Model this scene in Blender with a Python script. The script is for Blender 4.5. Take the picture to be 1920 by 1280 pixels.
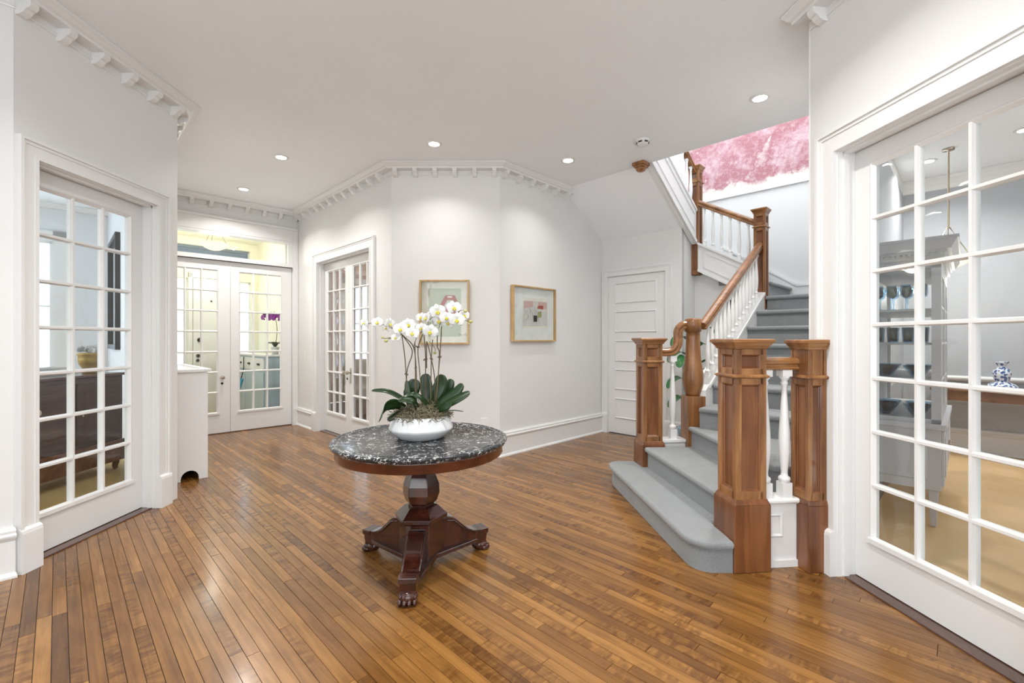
import bpy, bmesh, math, random
from mathutils import Vector, Matrix
random.seed(7)
for _o in list(bpy.data.objects): bpy.data.objects.remove(_o)
SC = bpy.context.scene
COL = SC.collection
R2 = math.sqrt(2.0)
H = 3.24                                   # hall ceiling height

# ------------------------------------------------------------------ camera, world, exposure
cam_d = bpy.data.cameras.new('camera'); cam = bpy.data.objects.new('camera', cam_d); COL.objects.link(cam)
cam.location = (0, 0, 1.3); cam.rotation_euler = (math.pi/2, 0, 0)
cam_d.lens = 16.0; cam_d.sensor_width = 36.0; cam_d.shift_y = -3/1920; cam_d.clip_start = 0.05
SC.camera = cam
world = bpy.data.worlds.new('daylight'); SC.world = world; world.use_nodes = True
_bg = world.node_tree.nodes['Background']
_bg.inputs[0].default_value = (0.90, 0.955, 1.0, 1); _bg.inputs[1].default_value = 4.0
SC.view_settings.view_transform = 'Standard'; SC.view_settings.look = 'None'
SC.view_settings.gamma = 1.0; SC.view_settings.use_curve_mapping = False
SC.view_settings.exposure = 0.08
CAN_POWER = 17.0

F = 853.33; CX = 960.0; CY = 637.0; CH = 1.3
def at_z(px, py, z):
    y = F*(CH-z)/(py-CY); return Vector(((px-CX)/F*y, y, z))
def at_y(px, py, y): return Vector(((px-CX)/F*y, y, CH-(py-CY)*y/F))
def W(u, v, z=0.0): return Vector(((v-u)/R2, (v+u)/R2, z))
def fr(origin, deg): return Matrix.Translation(Vector(origin)) @ Matrix.Rotation(math.radians(deg), 4, 'Z')

# ------------------------------------------------------------------ materials
def newmat(name):
    m = bpy.data.materials.new(name); m.use_nodes = True
    nt = m.node_tree; b = nt.nodes['Principled BSDF']
    return m, nt, b
def N(nt, t, **kw):
    n = nt.nodes.new(t)
    for k, v in kw.items():
        if k.startswith('i_'):
            key = k[2:]
            key = int(key) if key.isdigit() else key.replace('_', ' ')
            n.inputs[key].default_value = v
        else: setattr(n, k, v)
    return n
def L(nt, a, ao, b, bi): nt.links.new(a.outputs[ao], b.inputs[bi])
def ramp(nt, stops, interp='LINEAR'):
    r = nt.nodes.new('ShaderNodeValToRGB'); r.color_ramp.interpolation = interp
    e = r.color_ramp.elements
    while len(e) < len(stops): e.new(0.5)
    for el, (p, c) in zip(e, stops):
        el.position = p; el.color = (c[0], c[1], c[2], 1)
    return r
def coords(nt, scale=(1, 1, 1), kind='Object'):
    tc = N(nt, 'ShaderNodeTexCoord'); mp = N(nt, 'ShaderNodeMapping')
    mp.inputs['Scale'].default_value = scale
    L(nt, tc, kind, mp, 0); return mp
def paint(name, col, rough=0.55, bump=0.03, var=0.02):
    m, nt, b = newmat(name)
    mp = coords(nt)
    n = N(nt, 'ShaderNodeTexNoise', i_Scale=2.2, i_Detail=4.0); L(nt, mp, 0, n, 'Vector')
    a = [max(0, c-var) for c in col]; r = ramp(nt, [(0.3, a), (0.7, col)])
    L(nt, n, 0, r, 0); L(nt, r, 0, b, 'Base Color'); b.inputs['Roughness'].default_value = rough
    n2 = N(nt, 'ShaderNodeTexNoise', i_Scale=180.0, i_Detail=2.0); L(nt, mp, 0, n2, 'Vector')
    bp = N(nt, 'ShaderNodeBump', i_Strength=bump, i_Distance=0.002); L(nt, n2, 0, bp, 'Height'); L(nt, bp, 0, b, 'Normal')
    return m
def wood(name, dark, mid, light, axis='Z', rough=0.35, scale=1.0, coat=0.0):
    m, nt, b = newmat(name)
    s = {'Z': (14, 14, 1.3), 'X': (1.3, 14, 14), 'Y': (14, 1.3, 14)}[axis]
    mp = coords(nt, [q*scale for q in s])
    oi = N(nt, 'ShaderNodeObjectInfo'); ad = N(nt, 'ShaderNodeVectorMath', operation='ADD')
    ml = N(nt, 'ShaderNodeMath', operation='MULTIPLY', i_1=37.0); L(nt, oi, 'Random', ml, 0)
    L(nt, mp, 0, ad, 0); L(nt, ml, 0, ad, 1)
    n = N(nt, 'ShaderNodeTexNoise', i_Scale=1.0, i_Detail=8.0, i_Roughness=0.62, i_Distortion=0.6); L(nt, ad, 0, n, 'Vector')
    r = ramp(nt, [(0.25, dark), (0.5, mid), (0.75, light)]); L(nt, n, 0, r, 0)
    mp2 = coords(nt, (1.6, 1.6, 1.6)); n2 = N(nt, 'ShaderNodeTexNoise', i_Scale=2.0, i_Detail=3.0); L(nt, mp2, 0, n2, 'Vector')
    mx = N(nt, 'ShaderNodeMixRGB', blend_type='MULTIPLY', i_0=0.45)
    r2 = ramp(nt, [(0.3, (0.55, 0.5, 0.45)), (0.65, (1, 1, 1))]); L(nt, n2, 0, r2, 0)
    L(nt, r, 0, mx, 1); L(nt, r2, 0, mx, 2); L(nt, mx, 0, b, 'Base Color')
    b.inputs['Roughness'].default_value = rough
    if coat: b.inputs['Coat Weight'].default_value = coat; b.inputs['Coat Roughness'].default_value = 0.08
    bp = N(nt, 'ShaderNodeBump', i_Strength=0.02 if coat > 0.5 else 0.08, i_Distance=0.002); L(nt, n, 0, bp, 'Height'); L(nt, bp, 0, b, 'Normal')
    return m
def plain(name, col, rough=0.5, metal=0.0, **kw):
    m, nt, b = newmat(name)
    mp = coords(nt); n = N(nt, 'ShaderNodeTexNoise', i_Scale=9.0, i_Detail=3.0); L(nt, mp, 0, n, 'Vector')
    r = ramp(nt, [(0.3, [c*0.88 for c in col]), (0.7, col)]); L(nt, n, 0, r, 0); L(nt, r, 0, b, 'Base Color')
    b.inputs['Roughness'].default_value = rough; b.inputs['Metallic'].default_value = metal
    for k, v in kw.items(): b.inputs[k.replace('_', ' ')].default_value = v
    return m
def emit(name, col, s):
    m = bpy.data.materials.new(name); m.use_nodes = True; nt = m.node_tree; nt.nodes.clear()
    o = N(nt, 'ShaderNodeOutputMaterial'); e = N(nt, 'ShaderNodeEmission'); e.inputs[0].default_value = (*col, 1); e.inputs[1].default_value = s
    L(nt, e, 0, o, 0); return m
def glassmat(name, tint=(0.97, 0.985, 0.98), wav=0.10, ior=1.45):
    m = bpy.data.materials.new(name); m.use_nodes = True; nt = m.node_tree; nt.nodes.clear()
    o = N(nt, 'ShaderNodeOutputMaterial'); t = N(nt, 'ShaderNodeBsdfTransparent'); t.inputs[0].default_value = (*tint, 1)
    g = N(nt, 'ShaderNodeBsdfGlossy'); g.inputs['Roughness'].default_value = 0.02
    lw = N(nt, 'ShaderNodeLayerWeight', i_Blend=0.5); pw = N(nt, 'ShaderNodeMath', operation='POWER', i_1=5.0); L(nt, lw, 'Facing', pw, 0)
    r0 = ((ior-1)/(ior+1))**2; fz = N(nt, 'ShaderNodeMath', operation='MULTIPLY_ADD', i_1=1-r0, i_2=r0); L(nt, pw, 0, fz, 0); mx = N(nt, 'ShaderNodeMixShader')
    mp = coords(nt, (1, 1, 1)); n = N(nt, 'ShaderNodeTexNoise', i_Scale=7.0, i_Detail=1.0); L(nt, mp, 0, n, 'Vector')
    bp = N(nt, 'ShaderNodeBump', i_Strength=wav, i_Distance=0.012); L(nt, n, 0, bp, 'Height'); L(nt, bp, 0, g, 'Normal')
    L(nt, fz, 0, mx, 0); L(nt, t, 0, mx, 1); L(nt, g, 0, mx, 2); L(nt, mx, 0, o, 0); return m

M = {}
M['wall'] = paint('wall_paint', (0.775, 0.772, 0.762), 0.6)
M['ceil'] = paint('ceiling_paint', (0.91, 0.925, 0.94), 0.7)
M['trim'] = paint('trim_gloss_paint', (0.80, 0.797, 0.787), 0.34, 0.015, 0.012)
M['cream'] = paint('cream_paint', (0.82, 0.80, 0.66), 0.6)
M['pink'] = paint('pink_paint', (0.72, 0.53, 0.47), 0.6)
M['grey_wall'] = paint('dining_grey_paint', (0.47, 0.485, 0.52), 0.6)
M['lroom'] = paint('pale_blue_grey_paint', (0.74, 0.76, 0.79), 0.6)
M['glass'] = glassmat('old_window_glass')
M['glass2'] = glassmat('blue_tinted_glassware', (0.72, 0.88, 1.0), 0.0, 1.9)
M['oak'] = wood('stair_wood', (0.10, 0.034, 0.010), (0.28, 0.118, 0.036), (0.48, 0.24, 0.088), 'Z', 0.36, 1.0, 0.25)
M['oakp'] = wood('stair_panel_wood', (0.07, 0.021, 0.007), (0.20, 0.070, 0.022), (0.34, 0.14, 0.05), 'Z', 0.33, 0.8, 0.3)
M['oakx'] = wood('rail_wood', (0.12, 0.040, 0.012), (0.28, 0.118, 0.036), (0.46, 0.235, 0.088), 'X', 0.3, 1.0, 0.3)
M['mahog'] = wood('mahogany', (0.010, 0.003, 0.002), (0.045, 0.011, 0.006), (0.10, 0.026, 0.012), 'Z', 0.2, 0.8, 0.6)
M['mahogx'] = wood('mahogany_veneer', (0.03, 0.007, 0.004), (0.085, 0.02, 0.009), (0.15, 0.04, 0.017), 'X', 0.2, 0.8, 0.6)
M['dwood'] = wood('dark_brown_wood', (0.06, 0.028, 0.02), (0.105, 0.05, 0.036), (0.15, 0.075, 0.052), 'Y', 0.25, 0.8, 0.3)
M['cwood'] = wood('console_wood', (0.12, 0.045, 0.018), (0.22, 0.09, 0.04), (0.32, 0.15, 0.07), 'X', 0.3)
M['fwood'] = wood('frame_maple', (0.42, 0.26, 0.10), (0.56, 0.37, 0.16), (0.68, 0.48, 0.24), 'Z', 0.4)
M['black'] = plain('black_lacquer', (0.012, 0.012, 0.014), 0.4)
M['dark'] = plain('dark_void', (0.03, 0.026, 0.022), 0.8)
M['brass'] = plain('aged_nickel', (0.55, 0.50, 0.42), 0.25, 1.0)
M['gold'] = plain('gilt_ceramic', (0.42, 0.28, 0.08), 0.35, 0.4)
M['ceramic'] = plain('white_matte_ceramic', (0.66, 0.665, 0.67), 0.42)
M['lens'] = emit('lamp_lens', (1.0, 0.95, 0.86), 28.0)
M['bowl_lamp'] = emit('alabaster_glow', (1.0, 0.88, 0.60), 1.5)
M['leaf'] = plain('orchid_leaf', (0.013, 0.036, 0.009), 0.3, 0.0)
M['leaf2'] = plain('rubber_plant_leaf', (0.03, 0.16, 0.04), 0.35)
M['stem'] = plain('orchid_stem', (0.10, 0.075, 0.035), 0.6)
M['petal'] = plain('orchid_petal', (0.64, 0.64, 0.63), 0.5, 0.0, Subsurface_Weight=0.0)
M['lip'] = plain('orchid_lip', (0.62, 0.55, 0.06), 0.5)
M['bud'] = plain('orchid_bud', (0.42, 0.40, 0.14), 0.5)
M['purple'] = plain('purple_petal', (0.28, 0.01, 0.33), 0.5)
M['moss'] = plain('spanish_moss', (0.17, 0.15, 0.09), 0.95)
M['greycab'] = paint('grey_painted_cabinet', (0.60, 0.59, 0.61), 0.4, 0.01)
M['bluecab'] = paint('blue_grey_cabinet', (0.42, 0.52, 0.58), 0.4, 0.01)
M['mat'] = plain('cream_mount_board', (0.84, 0.80, 0.70), 0.8)
M['mat2'] = plain('white_mount_board', (0.84, 0.84, 0.83), 0.8)
M['art_green'] = plain('print_pale_green', (0.50, 0.53, 0.37), 0.8)
M['art_red'] = plain('print_brick_red', (0.42, 0.07, 0.045), 0.8)
M['art_grey'] = plain('print_grey', (0.68, 0.65, 0.62), 0.8)
M['art_pink'] = plain('print_pink', (0.66, 0.42, 0.40), 0.8)
M['art_dark'] = plain('print_charcoal', (0.05, 0.05, 0.05), 0.8)
M['art_olive'] = plain('print_olive', (0.38, 0.40, 0.16), 0.8)
M['tan_floor'] = paint('golden_carpet', (0.62, 0.44, 0.20), 0.9, 0.4, 0.08)
M['sand'] = paint('sand_carpet', (0.74, 0.52, 0.30), 0.95, 0.6, 0.10)
M['woven'] = paint('white_woven_fibre', (0.78, 0.76, 0.72), 0.8, 0.8, 0.15)
M['bluepot'] = plain('blue_glaze', (0.30, 0.46, 0.58), 0.3)
M['mirror'] = plain('mirror_silver', (0.8, 0.82, 0.85), 0.03, 1.0)
M['sofa'] = plain('beige_upholstery', (0.50, 0.46, 0.40), 0.9)
M['teal'] = plain('teal_fabric', (0.02, 0.25, 0.38), 0.7)
M['skyglass'] = glassmat('sheer_curtained_glass', (0.86, 0.93, 1.0), 0.0)

def mk_marble():
    m, nt, b = newmat('grey_fossil_marble'); mp = coords(nt)
    n0 = N(nt, 'ShaderNodeTexNoise', i_Scale=9.0, i_Detail=5.0); L(nt, mp, 0, n0, 'Vector')
    dm = N(nt, 'ShaderNodeMixRGB', i_0=0.06); L(nt, mp, 0, dm, 1); L(nt, n0, 1, dm, 2)
    v = N(nt, 'ShaderNodeTexVoronoi', feature='DISTANCE_TO_EDGE', i_Scale=46.0); L(nt, dm, 0, v, 'Vector')
    rv = ramp(nt, [(0.0, (1, 1, 1)), (0.06, (0.9, 0.9, 0.9)), (0.12, (0, 0, 0))]); L(nt, v, 0, rv, 0)
    n1 = N(nt, 'ShaderNodeTexNoise', i_Scale=34.0, i_Detail=6.0, i_Roughness=0.75); L(nt, mp, 0, n1, 'Vector')
    r1 = ramp(nt, [(0.50, (0, 0, 0)), (0.59, (1, 1, 1))]); L(nt, n1, 0, r1, 0)
    mu = N(nt, 'ShaderNodeMixRGB', blend_type='MULTIPLY', i_0=1.0); L(nt, rv, 0, mu, 1); L(nt, r1, 0, mu, 2)
    n2 = N(nt, 'ShaderNodeTexNoise', i_Scale=60.0, i_Detail=6.0, i_Roughness=0.75); L(nt, mp, 0, n2, 'Vector')
    r2 = ramp(nt, [(0.35, (0.008, 0.009, 0.012)), (0.58, (0.04, 0.042, 0.046)), (0.78, (0.20, 0.20, 0.20))]); L(nt, n2, 0, r2, 0)
    mx = N(nt, 'ShaderNodeMixRGB'); L(nt, mu, 0, mx, 0); L(nt, r2, 0, mx, 1); mx.inputs[2].default_value = (0.62, 0.62, 0.60, 1)
    L(nt, mx, 0, b, 'Base Color'); b.inputs['Roughness'].default_value = 0.2; b.inputs['Specular IOR Level'].default_value = 0.3; return m
M['marble'] = mk_marble()
def mk_carpet():
    m, nt, b = newmat('stair_carpet'); mp = coords(nt)
    n = N(nt, 'ShaderNodeTexNoise', i_Scale=260.0, i_Detail=2.0); L(nt, mp, 0, n, 'Vector')
    n1 = N(nt, 'ShaderNodeTexNoise', i_Scale=7.0, i_Detail=3.0); L(nt, mp, 0, n1, 'Vector')
    r = ramp(nt, [(0.25, (0.175, 0.19, 0.20)), (0.75, (0.31, 0.325, 0.325))]); L(nt, n, 0, r, 0)
    r1 = ramp(nt, [(0.3, (0.88, 0.88, 0.88)), (0.7, (1, 1, 1))]); L(nt, n1, 0, r1, 0)
    mx = N(nt, 'ShaderNodeMixRGB', blend_type='MULTIPLY', i_0=1.0); L(nt, r, 0, mx, 1); L(nt, r1, 0, mx, 2); L(nt, mx, 0, b, 'Base Color')
    b.inputs['Roughness'].default_value = 0.95; b.inputs['Sheen Weight'].default_value = 0.35
    bp = N(nt, 'ShaderNodeBump', i_Strength=0.5, i_Distance=0.004); L(nt, n, 0, bp, 'Height'); L(nt, bp, 0, b, 'Normal'); return m
M['carpet'] = mk_carpet()
def mk_floor():
    # curly maple strip floor: object space is (along board, across board, z); attribute 'tint' varies per board
    m, nt, b = newmat('maple_strip_floor')
    at = N(nt, 'ShaderNodeAttribute', attribute_name='tint')
    sx = N(nt, 'ShaderNodeSeparateColor'); L(nt, at, 'Color', sx, 0)
    at2 = N(nt, 'ShaderNodeAttribute', attribute_name='gc')
    off = N(nt, 'ShaderNodeVectorMath', operation='SCALE'); L(nt, at, 'Color', off, 0); off.inputs['Scale'].default_value = 57.0
    ad = N(nt, 'ShaderNodeVectorMath', operation='ADD'); L(nt, at2, 'Vector', ad, 0); L(nt, off, 0, ad, 1)
    g = N(nt, 'ShaderNodeMapping'); g.inputs['Scale'].default_value = (2.0, 45.0, 1.0); L(nt, ad, 0, g, 0)
    n1 = N(nt, 'ShaderNodeTexNoise', i_Scale=1.0, i_Detail=6.0, i_Roughness=0.6, i_Distortion=0.8); L(nt, g, 0, n1, 'Vector')
    base = ramp(nt, [(0.0, (0.115, 0.049, 0.013)), (0.28, (0.21, 0.094, 0.023)), (0.62, (0.30, 0.142, 0.037)), (1.0, (0.40, 0.20, 0.058))]); L(nt, sx, 0, base, 0)
    r1 = ramp(nt, [(0.30, (0.66, 0.62, 0.58)), (0.68, (1.08, 1.06, 1.04))]); L(nt, n1, 0, r1, 0)
    mx = N(nt, 'ShaderNodeMixRGB', blend_type='MULTIPLY', i_0=1.0); L(nt, base, 0, mx, 1); L(nt, r1, 0, mx, 2)
    # cloudy blotches
    g2 = N(nt, 'ShaderNodeMapping'); g2.inputs['Scale'].default_value = (3.6, 11.0, 1.0); L(nt, ad, 0, g2, 0)
    n2 = N(nt, 'ShaderNodeTexNoise', i_Scale=1.2, i_Detail=3.0, i_Roughness=0.55); L(nt, g2, 0, n2, 'Vector')
    r2 = ramp(nt, [(0.34, (0.52, 0.46, 0.40)), (0.54, (1, 1, 1))]); L(nt, n2, 0, r2, 0)
    mx2 = N(nt, 'ShaderNodeMixRGB', blend_type='MULTIPLY', i_0=0.40); L(nt, mx, 0, mx2, 1); L(nt, r2, 0, mx2, 2)
    # tiger-stripe figure on some boards
    g3 = N(nt, 'ShaderNodeMapping'); g3.inputs['Scale'].default_value = (30.0, 9.0, 1.0); g3.inputs['Rotation'].default_value = (0, 0, 0.12); L(nt, ad, 0, g3, 0)
    n3 = N(nt, 'ShaderNodeTexNoise', i_Scale=1.0, i_Detail=2.0, i_Distortion=0.8); L(nt, g3, 0, n3, 'Vector')
    r3 = ramp(nt, [(0.38, (0.50, 0.43, 0.36)), (0.60, (1.05, 1.05, 1.0))]); L(nt, n3, 0, r3, 0)
    g4 = N(nt, 'ShaderNodeMapping'); g4.inputs['Scale'].default_value = (1.7, 6.0, 1.0); L(nt, ad, 0, g4, 0)
    n4 = N(nt, 'ShaderNodeTexNoise', i_Scale=1.3, i_Detail=1.0); L(nt, g4, 0, n4, 'Vector')
    am = N(nt, 'ShaderNodeMath', operation='ADD'); L(nt, n4, 0, am, 0); L(nt, sx, 1, am, 1)
    r4 = ramp(nt, [(0.80, (0, 0, 0)), (0.92, (1, 1, 1))])
    hf = N(nt, 'ShaderNodeMath', operation='MULTIPLY', i_1=0.93); L(nt, am, 0, hf, 0); L(nt, hf, 0, r4, 0)
    fm = N(nt, 'ShaderNodeMath', operation='MULTIPLY', i_1=0.75); L(nt, r4, 0, fm, 0)
    mx3 = N(nt, 'ShaderNodeMixRGB', blend_type='MULTIPLY'); L(nt, fm, 0, mx3, 0); L(nt, mx2, 0, mx3, 1); L(nt, r3, 0, mx3, 2)
    L(nt, mx3, 0, b, 'Base Color'); b.inputs['Roughness'].default_value = 0.27
    b.inputs['Coat Weight'].default_value = 0.22; b.inputs['Coat Roughness'].default_value = 0.14; b.inputs['Specular IOR Level'].default_value = 0.4
    return m
M['floor'] = mk_floor()
def mk_mural():
    m, nt, b = newmat('peeling_rose_plaster'); mp = coords(nt)
    n = N(nt, 'ShaderNodeTexNoise', i_Scale=3.2, i_Detail=9.0, i_Roughness=0.74); L(nt, mp, 0, n, 'Vector')
    r = ramp(nt, [(0.30, (0.72, 0.62, 0.64)), (0.44, (0.58, 0.38, 0.42)), (0.56, (0.42, 0.17, 0.20)), (0.70, (0.70, 0.60, 0.61))]); L(nt, n, 0, r, 0)
    n2 = N(nt, 'ShaderNodeTexNoise', i_Scale=14.0, i_Detail=6.0, i_Roughness=0.7); L(nt, mp, 0, n2, 'Vector')
    r2 = ramp(nt, [(0.60, (0, 0, 0)), (0.68, (1, 1, 1))]); L(nt, n2, 0, r2, 0)
    # bare plaster towards the ragged lower edge of the old paint (a stain with its own outline)
    sp = N(nt, 'ShaderNodeSeparateXYZ'); L(nt, mp, 0, sp, 0)
    w = N(nt, 'ShaderNodeMath', operation='MULTIPLY_ADD', i_1=0.5, i_2=-0.25); L(nt, n, 0, w, 0)
    a2 = N(nt, 'ShaderNodeMath', operation='ADD'); L(nt, sp, 2, a2, 0); L(nt, w, 0, a2, 1)
    r3 = ramp(nt, [(0.0, (1, 1, 1)), (0.06, (0, 0, 0))]); 
    s3 = N(nt, 'ShaderNodeMath', operation='ADD', i_1=0.60); L(nt, a2, 0, s3, 0); L(nt, s3, 0, r3, 0)
    mxm = N(nt, 'ShaderNodeMixRGB', blend_type='LIGHTEN', i_0=1.0)
    sc = N(nt, 'ShaderNodeMixRGB', blend_type='MULTIPLY', i_0=1.0); L(nt, r2, 0, sc, 1); sc.inputs[2].default_value = (0.5, 0.5, 0.5, 1)
    L(nt, sc, 0, mxm, 1); L(nt, r3, 0, mxm, 2)
    mx = N(nt, 'ShaderNodeMixRGB'); L(nt, mxm, 0, mx, 0); L(nt, r, 0, mx, 1); mx.inputs[2].default_value = (0.82, 0.78, 0.72, 1)
    L(nt, mx, 0, b, 'Base Color'); b.inputs['Roughness'].default_value = 0.9
    bp = N(nt, 'ShaderNodeBump', i_Strength=0.5, i_Distance=0.01); L(nt, n2, 0, bp, 'Height'); L(nt, bp, 0, b, 'Normal'); return m
M['mural'] = mk_mural()
def mk_vase():
    m, nt, b = newmat('blue_and_white_porcelain'); mp = coords(nt)
    n = N(nt, 'ShaderNodeTexVoronoi', i_Scale=34.0); L(nt, mp, 0, n, 'Vector')
    r = ramp(nt, [(0.40, (0.05, 0.10, 0.30)), (0.52, (0.72, 0.76, 0.82))]); L(nt, n, 0, r, 0); L(nt, r, 0, b, 'Base Color')
    b.inputs['Roughness'].default_value = 0.15; return m
M['vase'] = mk_vase()

# ------------------------------------------------------------------ mesh helpers
WL = {}
class MB:
    def __init__(s, mat=None): s.v = []; s.f = []; s.M = mat or Matrix(); s.sm = []
    def add(s, vs, fs, smooth=False):
        o = len(s.v); s.v += [s.M @ Vector(p) for p in vs]; s.f += [[i+o for i in f] for f in fs]; s.sm += [smooth]*len(fs); return s
    def box(s, x0, x1, y0, y1, z0, z1):
        return s.add([(x0,y0,z0),(x1,y0,z0),(x1,y1,z0),(x0,y1,z0),(x0,y0,z1),(x1,y0,z1),(x1,y1,z1),(x0,y1,z1)],
                     [(0,3,2,1),(4,5,6,7),(0,1,5,4),(1,2,6,5),(2,3,7,6),(3,0,4,7)])
    def taper(s, x, y, z0, z1, w0, w1, d0=None, d1=None):
        d0 = w0 if d0 is None else d0; d1 = w1 if d1 is None else d1
        a, b, c, d = w0/2, d0/2, w1/2, d1/2
        return s.add([(x-a,y-b,z0),(x+a,y-b,z0),(x+a,y+b,z0),(x-a,y+b,z0),(x-c,y-d,z1),(x+c,y-d,z1),(x+c,y+d,z1),(x-c,y+d,z1)],
                     [(0,3,2,1),(4,5,6,7),(0,1,5,4),(1,2,6,5),(2,3,7,6),(3,0,4,7)])
    def prism(s, poly, z0, z1):
        n = len(poly)
        a = sum(poly[i][0]*poly[(i+1)%n][1]-poly[(i+1)%n][0]*poly[i][1] for i in range(n))
        if a < 0: poly = poly[::-1]
        vs = [(x,y,z0) for x, y in poly]+[(x,y,z1) for x, y in poly]
        return s.add(vs, [list(range(n))[::-1], list(range(n, 2*n))]+[(i,(i+1)%n,(i+1)%n+n,i+n) for i in range(n)])
    def sweep(s, prof, x0, x1, k0=0.0, k1=0.0):
        # prof: polygon of (proud, z), proud grows towards the room (-y); ends mitred by k*proud
        n = len(prof); vs = [(x0-k0*p, -p, z) for p, z in prof]+[(x1+k1*p, -p, z) for p, z in prof]
        return s.add(vs, [list(range(n)), list(range(n, 2*n))[::-1]]+[(i,i+n,(i+1)%n+n,(i+1)%n) for i in range(n)])
    def lathe(s, prof, n=24, c=(0,0), a0=0.0, smooth=True, caps=True):
        vs = []; fs = []
        for r, z in prof:
            for i in range(n):
                a = a0+2*math.pi*i/n; vs.append((c[0]+r*math.cos(a), c[1]+r*math.sin(a), z))
        for j in range(len(prof)-1):
            for i in range(n): fs.append((j*n+i, j*n+(i+1)%n, (j+1)*n+(i+1)%n, (j+1)*n+i))
        s.add(vs, fs, smooth)
        if caps:
            m = len(prof)-1; o = len(s.v)-len(vs)
            s.f.append([o+i for i in range(n)][::-1]); s.sm.append(False)
            s.f.append([o+m*n+i for i in range(n)]); s.sm.append(False)
        return s
    def tube(s, path, r, n=8, flat=1.0, r1=None, smooth=True, prof=None):
        pts = [Vector(p) for p in path]; m = len(pts); vs = []; fs = []; ref = None
        for i, p in enumerate(pts):
            t = (pts[min(i+1, m-1)]-pts[max(i-1, 0)]).normalized()
            if ref is None:
                ref = Vector((0,0,1)) if abs(t.z) < 0.9 else Vector((0,1,0))
            b = t.cross(ref)
            if b.length < 1e-4: b = t.cross(Vector((0,1,0)))
            b.normalize(); nn = b.cross(t).normalized(); ref = nn
            rr = r if r1 is None else r+(r1-r)*i/(m-1)
            if prof: n = len(prof); vs += [p+b*q[0]+nn*q[1] for q in prof]; continue
            for k in range(n):
                a = 2*math.pi*k/n; vs.append(p+b*math.cos(a)*rr*flat+nn*math.sin(a)*rr)
        for j in range(m-1):
            for k in range(n): fs.append((j*n+k, j*n+(k+1)%n, (j+1)*n+(k+1)%n, (j+1)*n+k))
        fs.append(list(range(n))[::-1]); fs.append([(m-1)*n+k for k in range(n)])
        return s.add(vs, fs, smooth)
    def ring(s, x0, x1, z0, z1, y0, y1, w):
        # mitred sloping moulding: outer rectangle at depth y0, inner rectangle (inset w) at depth y1
        o = [(x0,y0,z0),(x1,y0,z0),(x1,y0,z1),(x0,y0,z1)]; i = [(x0+w,y1,z0+w),(x1-w,y1,z0+w),(x1-w,y1,z1-w),(x0+w,y1,z1-w)]
        return s.add(o+i, [(k,(k+1)%4,(k+1)%4+4,k+4) for k in range(4)])
    def sphere(s, c, rx, ry=None, rz=None, n=12, m=8):
        ry = rx if ry is None else ry; rz = rx if rz is None else rz; vs = [(c[0],c[1],c[2]-rz)]; fs = []
        for j in range(1, m):
            b = math.pi*j/m-math.pi/2
            for i in range(n):
                a = 2*math.pi*i/n; vs.append((c[0]+rx*math.cos(b)*math.cos(a), c[1]+ry*math.cos(b)*math.sin(a), c[2]+rz*math.sin(b)))
        vs.append((c[0],c[1],c[2]+rz)); l = len(vs)-1
        for i in range(n): fs.append((0, 1+(i+1)%n, 1+i)); fs.append((l, l-n+i, l-n+(i+1)%n))
        for j in range(m-2):
            for i in range(n): fs.append((1+j*n+i, 1+j*n+(i+1)%n, 1+(j+1)*n+(i+1)%n, 1+(j+1)*n+i))
        return s.add(vs, fs, True)
    def mesh(s, name, mat, c):
        me = bpy.data.meshes.new(name); me.from_pydata([tuple(p-c) for p in s.v], [], s.f); me.materials.append(mat)
        me.polygons.foreach_set('use_smooth', s.sm); me.update(); return me
    def build(s, name, mat, parent=None, bevel=0, seg=2, base=False):
        xs = [p.x for p in s.v]; ys = [p.y for p in s.v]; zs = [p.z for p in s.v]
        c = Vector(((min(xs)+max(xs))/2, (min(ys)+max(ys))/2, min(zs) if base else (min(zs)+max(zs))/2))
        o = bpy.data.objects.new(name, s.mesh(name, mat, c)); COL.objects.link(o); WL[o.name] = c
        if parent: o.parent = parent; o.location = c-WL[parent.name]
        else: o.location = c
        if bevel:
            m = o.modifiers.new('bevel', 'BEVEL'); m.width = bevel; m.segments = seg; m.limit_method = 'ANGLE'; m.angle_limit = 0.6
        return o
def fixn(o):
    bm = bmesh.new(); bm.from_mesh(o.data); bmesh.ops.recalc_face_normals(bm, faces=bm.faces); bm.to_mesh(o.data); bm.free(); return o
def inst(name, me, parent, loc, rz=0.0):
    o = bpy.data.objects.new(name, me); COL.objects.link(o); o.rotation_euler.z = rz; WL[o.name] = Vector(loc)
    if parent: o.parent = parent; o.location = Vector(loc)-WL[parent.name]
    else: o.location = loc
    return o
def empty(name, loc):
    o = bpy.data.objects.new(name, None); o.empty_display_size = 0.1; COL.objects.link(o); o.location = loc; WL[o.name] = Vector(loc); return o
def tag(o, label, cat, group=None):
    o['label'] = label; o['category'] = cat
    if group: o['group'] = group
    return o
def thing(name, loc, label, cat, group=None): return tag(empty(name, loc), label, cat, group)
def st(o, label=None):
    o['kind'] = 'structure'
    if label: o['label'] = label
    return o
def crom(pts, n=6):
    pts = [Vector(p) for p in pts]; out = []
    for i in range(len(pts)-1):
        p0 = pts[max(i-1,0)]; p1 = pts[i]; p2 = pts[i+1]; p3 = pts[min(i+2,len(pts)-1)]
        for k in range(n):
            t = k/n; out.append(0.5*((2*p1)+(p2-p0)*t+(2*p0-5*p1+4*p2-p3)*t*t+(3*p1-p0-3*p2+p3)*t**3))
    out.append(pts[-1]); return out

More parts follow.
